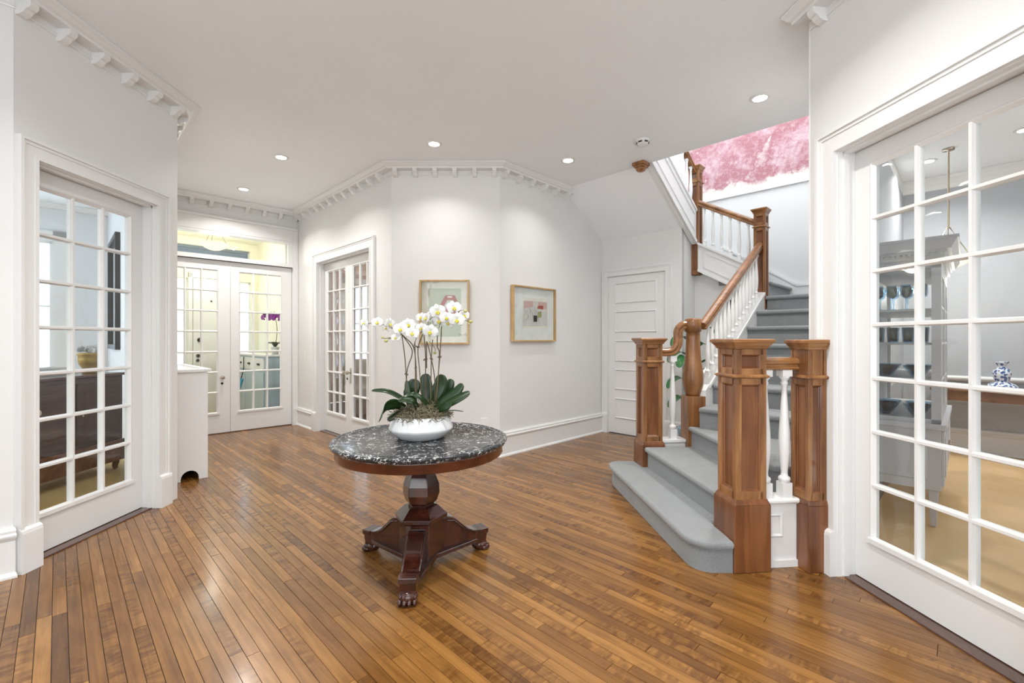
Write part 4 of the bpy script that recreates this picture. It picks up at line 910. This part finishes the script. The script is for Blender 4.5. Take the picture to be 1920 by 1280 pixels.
# ------------------------------------------------------------------ niche behind the stairs: plant and black panel
pl = thing('potted_plant', W(2.27, 5.24), 'green leafy plant in blue pot behind the turned newel', 'plant')
pc = W(2.27, 5.24)
MB(Matrix.Translation(pc)).lathe([(0.09,0.001),(0.13,0.01),(0.16,0.26),(0.165,0.28),(0.15,0.28),(0.13,0.24),(0.01,0.24)], 28).build('pot', M['bluepot'], pl)
for k, (a, h, ln) in enumerate(((200,0.58,0.26),(300,0.75,0.26),(240,0.95,0.28),(198,1.1,0.26),(280,0.8,0.28),(330,1.0,0.24),(10,0.9,0.24),(205,1.28,0.24),(250,1.38,0.22),(320,1.4,0.2),(195,0.80,0.26),(225,1.05,0.28),(290,1.2,0.26))):
    a = math.radians(a); d_ = Vector((math.cos(a), math.sin(a), 0)); b0 = pc+Vector((0,0,0.24)); b1 = pc+Vector((0,0,h))+d_*0.06
    MB().tube(crom([b0, pc+Vector((0,0,0.5*h+0.12))+d_*0.02, b1], 5), 0.006, 6).build('stem', M['leaf2'], pl)
    leafblade('leaf', [b1, b1+d_*ln*0.4+Vector((0,0,0.06)), b1+d_*ln*0.8+Vector((0,0,0.02)), b1+d_*ln+Vector((0,0,-0.06))], 0.11, d_.cross(Vector((0,0,1)))+Vector((0,0,.2)), pl, M['leaf2'])
tv = thing('wall_panel', W(2.2, 5.86, 1.6), 'small black rectangular panel on the wall behind the handrail', 'panel')
m = MB(FNB); xk = US-2.02; m.box(xk-0.075, xk+0.12, -0.03, -0.002, 1.55, 1.79); m.build('body', M['black'], tv, bevel=0.003)
MB(FNB).box(xk-0.065, xk+0.11, -0.032, -0.03, 1.56, 1.78).build('screen', M['black'], tv)

# ------------------------------------------------------------------ vestibule behind the entrance doors
UF = 9.3
FV = fr(W(UF, VL), 45)
wall('wall_vestibule_end', FV, 0.0, LE+0.14, H, M['cream'], [(0.48, 0.86, 0.45, 2.35), (1.62, 1.82, 0.45, 2.35), (0.5, 1.8, 2.50, 2.92)], 0.12, label='cream end wall of the vestibule seen through the entrance doors')
wall('wall_vestibule_right', fr(W(UF, VA), -45), 0, UF-UE-0.16, H, M['cream'], t=0.12, label='cream side wall of the vestibule')
st(MB(FAL).box(2.88, 4.7, -0.01, 0.0, 0, H).build('wall_vestibule_lining', M['cream']))
st(MB(FE).box(0.0, LE, 0.161, 1.99, 3.05, 3.09).build('ceiling', M['cream']), 'cream vestibule ceiling')
def mk_sheer():
    m = bpy.data.materials.new('sheer_curtain'); m.use_nodes = True; nt = m.node_tree; nt.nodes.clear()
    o = N(nt, 'ShaderNodeOutputMaterial'); a = N(nt, 'ShaderNodeBsdfTranslucent'); a.inputs[0].default_value = (0.85,0.9,0.95,1); b = N(nt, 'ShaderNodeBsdfTransparent'); x = N(nt, 'ShaderNodeMixShader', i_0=0.75)
    L(nt, a, 0, x, 1); L(nt, b, 0, x, 2); L(nt, x, 0, o, 0); return m
M['sheer'] = mk_sheer()
def curtain(name, Fm, x0, x1, z0, z1, y, label):
    n = int((x1-x0)/0.012); m = MB(Fm); vs = []; 
    for i in range(n+1):
        x = x0+(x1-x0)*i/n; yy = y+0.012*math.sin(i*1.15)
        vs += [(x, yy, z0), (x, yy, z1)]
    m.add(vs, [(2*i, 2*i+2, 2*i+3, 2*i+1) for i in range(n)], True); return tag(m.build(name, M['sheer']), label, 'curtain')
wi = [0]
def window(Fm, x0, x1, z0, z1, nx, nz, y=0.06, fw=0.035, label=None, arch=False):
    wi[0] += 1; m = MB(Fm); m.box(x0, x0+fw, y-0.02, y+0.02, z0, z1); m.box(x1-fw, x1, y-0.02, y+0.02, z0, z1); m.box(x0, x1, y-0.02, y+0.02, z0, z0+fw); m.box(x0, x1, y-0.02, y+0.02, z1-fw, z1)
    o = st(m.build('window_%d' % wi[0], M['trim']), label)
    for i in range(1, nx): x = x0+(x1-x0)*i/nx; MB(Fm).box(x-0.011, x+0.011, y-0.014, y+0.014, z0+fw, z1-fw).build('muntin', M['trim'], o)
    for i in range(1, nz): z = z0+(z1-z0)*i/nz; MB(Fm).box(x0+fw, x1-fw, y-0.014, y+0.014, z-0.011, z+0.011).build('muntin', M['trim'], o)
    MB(Fm).box(x0+fw*0.5, x1-fw*0.5, y-0.002, y+0.002, z0+fw*0.5, z1-fw*0.5).build('pane', M['skyglass'], o); return o
window(FV, 0.48, 0.86, 0.45, 2.35, 1, 1, label='bright sidelight left of the front door'); window(FV, 1.62, 1.82, 0.45, 2.35, 1, 1, label='bright sidelight right of the front door')
window(FV, 0.5, 1.8, 2.50, 2.92, 1, 3, label='slatted fanlight over the front door')
bl = thing('louvre_blind', FV @ Vector((1.15,0,2.5)), 'blue grey slatted blind in the fanlight over the front door', 'blind')
M['slat'] = plain('blue_grey_slat', (0.22, 0.27, 0.34), 0.5)
for k in range(9): MB(FV).add([(0.53,0.0,2.52+k*0.043),(1.77,0.0,2.52+k*0.043),(1.77,0.03,2.566+k*0.043),(0.53,0.03,2.566+k*0.043),(0.53,-0.004,2.522+k*0.043),(1.77,-0.004,2.522+k*0.043),(1.77,0.026,2.568+k*0.043),(0.53,0.026,2.568+k*0.043)], [(0,3,2,1),(4,5,6,7),(0,1,5,4),(1,2,6,5),(2,3,7,6),(3,0,4,7)]).build('slat', M['slat'], bl)
curtain('sheer_curtain', FV, 0.52, 0.84, 0.48, 2.32, 0.02, 'sheer white curtain on sidelight left of the front door'); curtain('sheer_curtain', FV, 1.65, 1.80, 0.48, 2.32, 0.02, 'sheer white curtain on sidelight right of the front door')
fd = st(empty('door_6', FV @ Vector((1.24,0,0))), 'pale grey solid front door seen through the glazed entrance doors')
M['doorgrey'] = paint('pale_grey_door_paint', (0.78,0.79,0.80), 0.4, 0.01)
m = MB(FV); m.box(0.93, 1.56, -0.045, -0.002, 0.003, 2.35); sl = m.build('leaf', M['doorgrey'], fd, bevel=0.004)
m = MB(FV); m.box(0.87, 0.925, -0.03, 0, 0.0, 2.44); m.box(1.565, 1.62, -0.03, 0, 0.0, 2.44); m.box(0.87, 1.62, -0.03, 0, 2.36, 2.44); m.build('frame', M['trim'], fd)
for (x, z, r) in ((1.02, 1.30, 0.035), (1.0, 1.03, 0.03), (0.995, 0.95, 0.025), (1.19, 1.97, 0.014)):
    q = MB(FV @ Matrix.Translation((x, -0.045, z)) @ Matrix.Rotation(math.pi/2, 4, 'X')); q.lathe([(r,0),(r,0.006),(r*0.5,0.012),(r*0.5,0.02),(r*0.8,0.03),(r*0.5,0.045)], 14); q.build('door_fitting', M['dark'], sl)
def bowl_lamp(loc, rad, label, power, ztop, col=(1.0,0.86,0.6)):
    t = thing('pendant_lamp', loc, label, 'pendant lamp'); Mx = Matrix.Translation(loc)
    MB(Mx).lathe([(rad*0.08,-0.10),(rad*0.35,-0.09),(rad*0.7,-0.055),(rad*0.95,-0.005),(rad*1.02,0.006),(rad*0.98,0.010),(rad*0.9,0.0)], 32).build('bowl_shade', M['bowl_lamp'], t)
    for k in range(3):
        a = math.radians(120*k+50); MB().tube([Vector(loc)+Vector((rad*0.92*math.cos(a), rad*0.92*math.sin(a), 0.0)), Vector(loc)+Vector((0.01*math.cos(a), 0.01*math.sin(a), 0.32))], 0.005, 6).build('chain', M['brass'], t)
    MB(Mx).lathe([(0.008,0.31),(0.008,ztop-loc[2]-0.02),(0.05,ztop-loc[2]-0.018),(0.05,ztop-loc[2])], 14).build('rod', M['brass'], t)
    ld = bpy.data.lights.new('bulb', 'POINT'); ld.energy = power; ld.color = col; ld.shadow_soft_size = 0.14; lo = bpy.data.objects.new('bulb', ld); COL.objects.link(lo); lo.parent = t; lo.location = (0,0,-0.26)
bowl_lamp(W(8.35, 1.75, 2.80), 0.20, 'glowing alabaster bowl pendant in the vestibule behind the transom', 34, 3.05, (1,0.95,0.84))
# blue grey cabinet with drawers along the vestibule wall
FVC = fr(W(9.12, 2.26), -45)                    # x towards the hall, y towards the wall
cb = thing('vestibule_cabinet', FVC @ Vector((0.75,0.15,0)), 'blue grey drawer cabinet behind the right entrance door', 'cabinet')
MB(FVC).box(0, 1.52, 0, 0.33, 0.06, 1.04).build('body', M['bluecab'], cb, bevel=0.004); MB(FVC).box(-0.01, 1.54, -0.02, 0.35, 1.04, 1.07).build('top', M['trim'], cb, bevel=0.004); MB(FVC).box(0.02, 1.5, 0.02, 0.33, 0.002, 0.06).build('plinth', M['bluecab'], cb)
for k in range(3):
    xa, xb = 0.04+k*0.49, 0.49+k*0.49
    dr = MB(FVC).box(xa, xb, -0.018, 0, 0.82, 1.01).build('drawer', M['trim'], cb, bevel=0.003); MB(FVC).box((xa+xb)/2-0.05, (xa+xb)/2+0.05, -0.034, -0.018, 0.90, 0.93).build('handle', M['dark'], dr)
    do = MB(FVC).box(xa, xb, -0.016, 0, 0.10, 0.79).build('cabinet_door', M['bluecab'], cb, bevel=0.003)
    q = MB(FVC); q.ring(xa+0.06, xb-0.06, 0.16, 0.73, -0.016, -0.004, 0.012); fixn(q.build('panel', M['bluecab'], do))
p0 = FVC @ Vector((1.32, 0.2, 1.0705))
pp = thing('purple_orchid', p0, 'purple orchid in a small pot on the vestibule cabinet', 'orchid')
MB(Matrix.Translation(p0)).lathe([(0.045,0),(0.06,0.1),(0.062,0.12),(0.05,0.12),(0.01,0.11)], 18).build('pot', M['ceramic'], pp)
MB().tube(crom([p0+Vector((0,0,0.1)), p0+Vector((0.03,0,0.4)), p0+Vector((-0.02,-0.02,0.66)), p0+Vector((-0.14,-0.1,0.62))], 6), 0.005, 6).build('stem', M['stem'], pp)
FMp = FMm.copy(); FMp.materials.clear(); FMp.materials.append(M['purple'])
for k in range(7):
    o = inst('flower', FMp, pp, p0+Vector((-0.14+0.035*k, -0.08+0.014*k, 0.58+0.02*math.sin(k*2.0)+0.02*(k % 3)))); o.scale = (1.3,1.3,1.3); o.rotation_euler = (0, 0, math.radians(20*k-40))
for a in (20, 140, 260, 320): 
    a = math.radians(a); d_ = Vector((math.cos(a), math.sin(a), 0)); leafblade('leaf', [p0+Vector((0,0,0.11)), p0+d_*0.08+Vector((0,0,0.19)), p0+d_*0.16+Vector((0,0,0.17))], 0.06, d_.cross(Vector((0,0,1))), pp, M['leaf'])
us = thing('umbrella', FVC @ Vector((0.3,-0.14,0.05)), 'teal folded umbrella leaning by the vestibule cabinet', 'umbrella')
q0 = FVC @ Vector((0.62,-0.25,0.02)); q1 = FVC @ Vector((0.60,-0.06,0.82)); MB().tube([q0, q0.lerp(q1,0.1), q0.lerp(q1,0.6), q0.lerp(q1,0.8)], 0.012, 10, r1=0.04).build('canopy', M['teal'], us); MB().tube([q0.lerp(q1,0.8), q1, q1+Vector((0,0,0.2))], 0.008, 8).build('shaft', M['dark'], us)

# ------------------------------------------------------------------ pale room behind the left door
FLR = fr(W(UF, -3.2), 45)
wall('wall_pale_room', FLR, 0, 3.2+VL-0.12, H, M['lroom'], [(1.75, 3.16, 0.85, 2.72)], 0.12, label='pale wall with window seen through the left door')
window(FLR, 1.75, 3.16, 0.85, 2.72, 1, 2, label='bright sash window of the pale room behind the left door')
wall('wall_pale_room_side', fr(W(3.9, -3.2), 135), 0, 5.4, H, M['lroom'], [(0.6, 4.6, 0.7, 2.75)], t=0.1)  # unseen side wall; its wide opening is added to brighten the pale room
st(MB(FAL).box(0.18, 4.7, 0.141, 0.15, 0, H).build('wall_pale_room_lining', M['lroom']))
m = MB(FLR); m.box(3.16, 3.30, -0.03, 0, 0.5, 2.86); m.box(1.6, 3.30, -0.03, 0, 2.72, 2.86); m.box(1.6, 3.32, -0.07, 0, 0.80, 0.85); st(m.build('trim_pale_window', M['trim']))
st(MB(FLR).sweep(CROWN, 0, 3.76).build('trim_pale_cornice', M['trim']))
mr = thing('wall_mirror', FAL @ Vector((3.3,0.15,1.2)), 'tall dark framed mirror on the wall behind the left door', 'mirror')
m = MB(FAL); ya, yb = 0.151, 0.20
m.box(2.75, 2.81, ya, yb, 1.18, 2.62); m.box(3.84, 3.90, ya, yb, 1.18, 2.62); m.box(2.81, 3.84, ya, yb, 1.18, 1.24); m.box(2.81, 3.84, ya, yb, 2.56, 2.62); m.build('frame', M['black'], mr)
MB(FAL).box(2.81, 3.84, ya, ya+0.02, 1.24, 2.56).build('mirror_glass', M['mirror'], mr)
sb = thing('sideboard', (-4.18, 3.9, 0), 'dark brown wooden sideboard behind the left door', 'sideboard')
m = MB(); m.box(-4.40, -3.97, 3.12, 4.64, 0.30, 0.945); m.build('body', M['dwood'], sb, bevel=0.006)
MB().box(-4.42, -3.95, 3.10, 4.66, 0.945, 0.972).build('top', M['dwood'], sb, bevel=0.006)
for k in range(3):
    ya, yb = 3.16+k*0.49, 3.62+k*0.49; q = MB(); q.box(-3.97, -3.952, ya, yb, 0.34, 0.90); do = q.build('cabinet_door', M['dwood'], sb, bevel=0.004)
    MB().box(-3.952, -3.944, ya+0.07, yb-0.07, 0.41, 0.83).build('panel', M['dwood'], do, bevel=0.004); MB().sphere((-3.94, ya+0.04, 0.6), 0.012).build('knob', M['brass'], do)
MB().box(-4.41, -3.955, 3.11, 4.65, 0.09, 0.30).build('base_drawer', M['cwood'], sb, bevel=0.006)
for x in (-4.36, -4.01):
    for y in (3.16, 4.60): MB().tube(crom([(x,y,0.10),(x+0.006,y,0.07),(x-0.003,y,0.03),(x+0.006,y,0.0025)], 5), 0.035, 8, r1=0.018).build('leg', M['dwood'], sb)
u0 = Vector((-4.17, 4.50, 0.9725))
ur = thing('flower_urn', u0, 'gilt urn of pale flowers standing on the dark sideboard', 'urn')
MB(Matrix.Translation(u0)).lathe([(0.06,0),(0.065,0.012),(0.05,0.03),(0.085,0.09),(0.098,0.14),(0.092,0.17),(0.105,0.185),(0.10,0.20),(0.08,0.20),(0.02,0.19)], 24).build('vessel', M['gold'], ur)
for k in range(14):
    a = k*2.4; r = 0.03+0.05*((k*37) % 10)/10; c = u0+Vector((r*math.cos(a), r*math.sin(a), 0.22+0.03*((k*13) % 5)/4)); o = inst('bloom', FMm, ur, c); o.scale = (0.75,)*3; o.rotation_euler = (0.3*math.sin(a), 0, 0.8+a)
    MB().tube([u0+Vector((0,0,0.19)), c], 0.002, 4).build('stem', M['leaf2'], ur)
wb = thing('woven_tray', (-4.3, 4.1, 0.9725), 'long white woven tray on the dark sideboard', 'tray')
m = MB(); m.box(-4.38, -4.20, 3.70, 4.36, 0.9725, 0.985); m.box(-4.38, -4.36, 3.70, 4.36, 0.985, 1.045); m.box(-4.22, -4.20, 3.70, 4.36, 0.985, 1.045); m.box(-4.36, -4.22, 3.70, 3.72, 0.985, 1.045); m.box(-4.36, -4.22, 4.34, 4.36, 0.985, 1.045); m.build('body', M['woven'], wb, bevel=0.005)

# ------------------------------------------------------------------ pink room behind the narrow double doors
FP = fr(W(UF, 2.77), 45)
wall('wall_pink_room', FP, 0, 3.6, H, M['pink'], [(1.55, 2.2, 0.8, 2.5)], 0.12, label='pink wall with window seen through the narrow double doors')
wall('wall_pink_room_side', fr(W(9.3, 6.37), -45), 0, 5.6, H, M['pink'], t=0.1)
window(FP, 1.55, 2.2, 0.8, 2.5, 1, 2, label='bright blue-white window of the pink room')
m = MB(FP); m.box(1.43, 1.55, -0.03, 0, 0.7, 2.62); m.box(2.2, 2.32, -0.03, 0, 0.7, 2.62); m.box(1.43, 2.32, -0.03, 0, 2.5, 2.62); st(m.build('trim_pink_window', M['trim']))
ac = thing('armchair', W(8.3, 4.2), 'beige upholstered armchair in the pink room', 'armchair'); FQ = fr(W(8.3, 4.2), 20)
MB(FQ).box(-0.36, 0.36, -0.34, 0.34, 0.16, 0.42).build('seat', M['sofa'], ac, bevel=0.05); MB(FQ).box(-0.36, 0.36, 0.24, 0.42, 0.3, 0.92).build('backrest', M['sofa'], ac, bevel=0.06)
for sx in (-1, 1):
    xa, xb = sorted((sx*0.36, sx*0.48)); MB(FQ).box(xa, xb, -0.34, 0.4, 0.16, 0.62).build('armrest', M['sofa'], ac, bevel=0.05)
    for sy in (-0.3, 0.34): MB(FQ).taper(sx*0.38, sy, 0.001, 0.17, 0.03, 0.05).build('leg', M['dwood'], ac)
bk = thing('bookcase', W(8.9, 3.3), 'dark wooden bookcase against the pink wall', 'bookcase'); FK = fr(W(9.28, 2.95), 45)
m = MB(FK); m.box(0, 0.03, -0.3, 0, 0.001, 1.7); m.box(0.62, 0.65, -0.3, 0, 0.001, 1.7); m.box(0.03, 0.62, -0.02, 0, 0.001, 1.7); m.build('case', M['dwood'], bk)
for k in range(5): MB(FK).box(0.03, 0.62, -0.29, -0.02, 0.04+0.40*k, 0.065+0.40*k).build('shelf', M['dwood'], bk)
ld = bpy.data.lights.new('pink_room_fill', 'POINT'); ld.energy = 60; ld.shadow_soft_size = 0.15; ld.color = (1,0.93,0.85)  # unseen lamp added to brighten the pink room
def fill_lamp(loc, label):
    t = thing('added_ceiling_lamp', loc, label, 'fill lamp'); MB(Matrix.Translation(loc)).lathe([(0.02,-0.12),(0.12,-0.10),(0.17,-0.03),(0.17,0)], 24).build('shade', M['bowl_lamp'], t); return t
t = fill_lamp(W(6.6, 4.6, H), 'unseen flush lamp added to light the pink room'); lo = bpy.data.objects.new('bulb', ld); COL.objects.link(lo); lo.parent = t; lo.location = (0,0,-0.2)

# ------------------------------------------------------------------ dining room behind the right door
VDN = 7.5
FDB = fr(W(0.575, VDN), -45)
wall('wall_dining_back', FDB, 0, 3.4, H, M['grey_wall'], label='grey dining room wall seen through the right door')
st(MB(FSR).box(0, VB-3.2, 0.0905, 0.10, 0, H).build('wall_dining_lining', M['grey_wall']), 'grey dining room wall behind the china cabinet')
st(MB(fr(W(0.565, VB), 45)).box(0, 0.80, 0.0, 0.10, 0, H).build('wall_dining_return', M['grey_wall']))
def dtrim(Fm, x0, x1):
    st(fixn(MB(Fm).sweep([(0,H-0.14),(0.03,H-0.14),(0.05,H-0.10),(0.10,H-0.05),(0.13,H-0.03),(0.13,H-0.002),(0,H-0.002)], x0, x1).build('trim_dining_cornice', M['trim'])))
    st(fixn(MB(Fm).sweep(BASE, x0, x1).build('baseboard_dining', M['trim'])))
    st(fixn(MB(Fm).sweep([(0,0.82),(0.02,0.82),(0.035,0.845),(0.035,0.86),(0.015,0.88),(0,0.88)], x0, x1).build('trim_dining_rail', M['trim'])))
wall('wall_dining_side', fr(W(-2.85, 2.0), -135) @ Matrix.Rotation(math.pi, 4, 'Z'), 0, 5.6, H, M['grey_wall'], [(2.0, 3.6, 0.8, 2.6)], 0.12)  # unseen side wall; its window opening is added to let light in
_rp = FR @ Vector((1.40, 0.0, 0)); _ru = (_rp.y-_rp.x)/R2; _rv = (_rp.x+_rp.y)/R2
wall('wall_front_right', fr(W(_ru, _rv), -45), 0, _ru+2.85, H, M['wall'], t=0.12)
dtrim(FDB, 0, 3.4); dtrim(fr(W(0.563, VB+0.75), -135) @ Matrix.Translation((0,0,0)), 0, VB+0.75-3.3)
FCC = fr(W(0.545, 4.28), -45)                   # x towards the room, y along the wall away from the hall
cc = thing('china_cabinet', FCC @ Vector((0.2,0.65,0)), 'grey painted china cabinet with glazed top behind the right door', 'cabinet')
CW, CL = 0.42, 1.32
for x in (0.04, CW-0.04):
    for y in (0.05, CL-0.05): MB(FCC).taper(x, y, 0.001, 0.27, 0.03, 0.058).build('leg', M['greycab'], cc, bevel=0.003)
MB(FCC).box(0, CW, 0, CL, 0.26, 0.68).build('lower_case', M['greycab'], cc, bevel=0.003)
m = MB(FCC); m.box(-0.0, CW+0.03, -0.03, CL+0.03, 0.68, 0.72); m.build('worktop', M['greycab'], cc, bevel=0.006)
q = MB(FCC); q.ring(0.07, CW-0.07, 0.32, 0.62, -0.001, -0.01, 0.01); q.ring(0.08, CW-0.08, 0.33, 0.61, -0.01, -0.001, 0.01); fixn(q.build('panel', M['greycab'], cc))
for k in range(2):
    ya, yb = 0.03+k*0.64, 0.63+k*0.64; do = MB(FCC).box(CW, CW+0.016, ya, yb, 0.29, 0.66).build('cabinet_door', M['greycab'], cc, bevel=0.003)
    MB(FCC).box(CW+0.016, CW+0.022, ya+0.07, yb-0.07, 0.34, 0.61).build('panel', M['greycab'], do, bevel=0.003); MB(FCC).sphere((CW+0.03, yb-0.03 if k == 0 else ya+0.03, 0.5), 0.012).build('knob', M['brass'], do)
m = MB(FCC); u_ = 0.035
m.box(0, u_, 0, 0.045, 0.72, 1.86); m.box(CW-u_-0.015, CW, 0, 0.045, 0.72, 1.86); m.box(0, u_, CL-0.045, CL, 0.72, 1.86); m.box(CW-u_, CW, CL-0.045, CL, 0.72, 1.86); m.box(0, 0.012, 0, CL, 0.72, 1.86)
m.box(0, CW, 0, CL, 1.80, 1.86); m.box(0, CW, 0, CL, 0.72, 0.75); m.build('upper_case', M['greycab'], cc)
MB(FCC).box(u_, CW-u_, 0.018, 0.022, 0.75, 1.80).build('pane', M['glass'], cc)
for k in range(2):
    ya, yb = 0.045+k*0.62, 0.655+k*0.62; q = MB(FCC); q.box(CW-0.02, CW, ya, ya+0.04, 0.75, 1.80); q.box(CW-0.02, CW, yb-0.04, yb, 0.75, 1.80); q.box(CW-0.02, CW, ya, yb, 0.75, 0.80); q.box(CW-0.02, CW, ya, yb, 1.75, 1.80); do = q.build('cabinet_door', M['greycab'], cc)
    MB(FCC).box(CW-0.012, CW-0.009, ya+0.03, yb-0.03, 0.78, 1.77).build('pane', M['glass'], do)
    for j in (1, 2): yy = ya+(yb-ya)*j/3; MB(FCC).box(CW-0.018, CW-0.002, yy-0.008, yy+0.008, 0.80, 1.75).build('muntin', M['trim'], do)
    for j in (1, 2, 3): zz = 0.75+1.05*j/4; MB(FCC).box(CW-0.018, CW-0.002, ya+0.04, yb-0.04, zz-0.008, zz+0.008).build('muntin', M['trim'], do)
m = MB(FCC); m.box(-0.0, CW+0.02, -0.02, CL+0.02, 1.86, 1.90); 
for (a, b_, za, zb_) in ((0.03, 0.03, 1.90, 1.92), (0.05, 0.08, 1.92, 1.98), (0.09, 0.09, 1.98, 2.0)):
    m.add([(0,-a,za),(CW+a,-a,za),(CW+a,CL+a,za),(0,CL+a,za),(0,-b_,zb_),(CW+b_,-b_,zb_),(CW+b_,CL+b_,zb_),(0,CL+b_,zb_)], [(0,3,2,1),(4,5,6,7),(0,1,5,4),(1,2,6,5),(2,3,7,6),(3,0,4,7)])
m.build('cornice', M['greycab'], cc)
for k in range(14): MB(FCC).box(0.01+k*0.03, 0.026+k*0.03, -0.038, -0.018, 1.882, 1.90).build('dentil', M['greycab'], cc)
shelf_z = (1.03, 1.28, 1.52)
for z in shelf_z: MB(FCC).box(0.012, CW-0.022, 0.024, CL-0.03, z-0.016, z).build('shelf', M['greycab'], cc)
def glassware(x, y, z, kind, label, grp):
    p_ = FCC @ Vector((x, y, z+0.0005)); pr = {'goblet': [(0.032,0),(0.032,0.004),(0.005,0.008),(0.005,0.08),(0.03,0.10),(0.036,0.14),(0.032,0.18),(0.029,0.178),(0.033,0.14),(0.026,0.103),(0.004,0.092)],
        'tumbler': [(0.028,0),(0.034,0.11),(0.031,0.11),(0.026,0.01),(0.004,0.008)], 'bowl': [(0.03,0),(0.035,0.01),(0.075,0.07),(0.08,0.085),(0.074,0.083),(0.03,0.016),(0.004,0.014)]}[kind]
    return tag(MB(Matrix.Translation(p_)).lathe(pr, 18).build(kind if kind == 'tumbler' else 'glass_'+kind, M['glass2'], base=True), label, kind, grp)
for i, x in enumerate((0.07, 0.15, 0.23, 0.31)): 
    for j, y in enumerate((0.09, 0.22)): glassware(x, y, 1.52, 'goblet', 'clear stemmed goblet on the top shelf of the china cabinet', 'goblets on the cabinet top shelf')
for i, x in enumerate((0.07, 0.155, 0.24, 0.32)):
    for j, y in enumerate((0.08, 0.18)): glassware(x, y, 1.28, 'tumbler', 'blue tumbler on the second shelf of the china cabinet', 'tumblers in the cabinet')
for i, x in enumerate((0.11, 0.29)):
    for j, y in enumerate((0.12, 0.32)):
        glassware(x, y, 1.03, 'bowl', 'blue glass bowl on the third shelf of the china cabinet', 'bowls in the cabinet'); glassware(x, y, 0.75, 'bowl', 'blue glass bowl on the cabinet floor', 'bowls on the cabinet floor')
FCT = fr(W(0.30, 7.02), -45)
ct = thing('console_table', FCT @ Vector((0.7,0.2,0)), 'brown wooden console table against the grey dining wall', 'table')
MB(FCT).box(0, 1.6, 0, 0.42, 0.735, 0.765).build('top', M['cwood'], ct, bevel=0.005); MB(FCT).box(0.05, 1.55, 0.03, 0.40, 0.63, 0.735).build('apron', M['cwood'], ct)
for x in (0.06, 1.54):
    for y in (0.05, 0.37): MB(FCT).taper(x, y, 0.001, 0.64, 0.03, 0.05).build('leg', M['cwood'], ct)
vp = FCT @ Vector((0.565, 0.18, 0.7655))
tag(MB(Matrix.Translation(vp)).lathe([(0.10,0),(0.125,0.008),(0.13,0.03),(0.10,0.06),(0.05,0.085),(0.06,0.11),(0.075,0.16),(0.07,0.20),(0.04,0.235),(0.033,0.255),(0.05,0.285),(0.06,0.30),(0.05,0.30),(0.03,0.26),(0.01,0.2)], 28).build('vase', M['vase'], base=True), 'blue and white porcelain vase on the console table', 'vase')
bowl_lamp((4.43, 4.62, 2.12), 0.19, 'added bowl pendant standing for the glow in the right door glass', 14, H, (1,0.95,0.88))  # hanging lamp added to stand for a glow reflected in the door glass
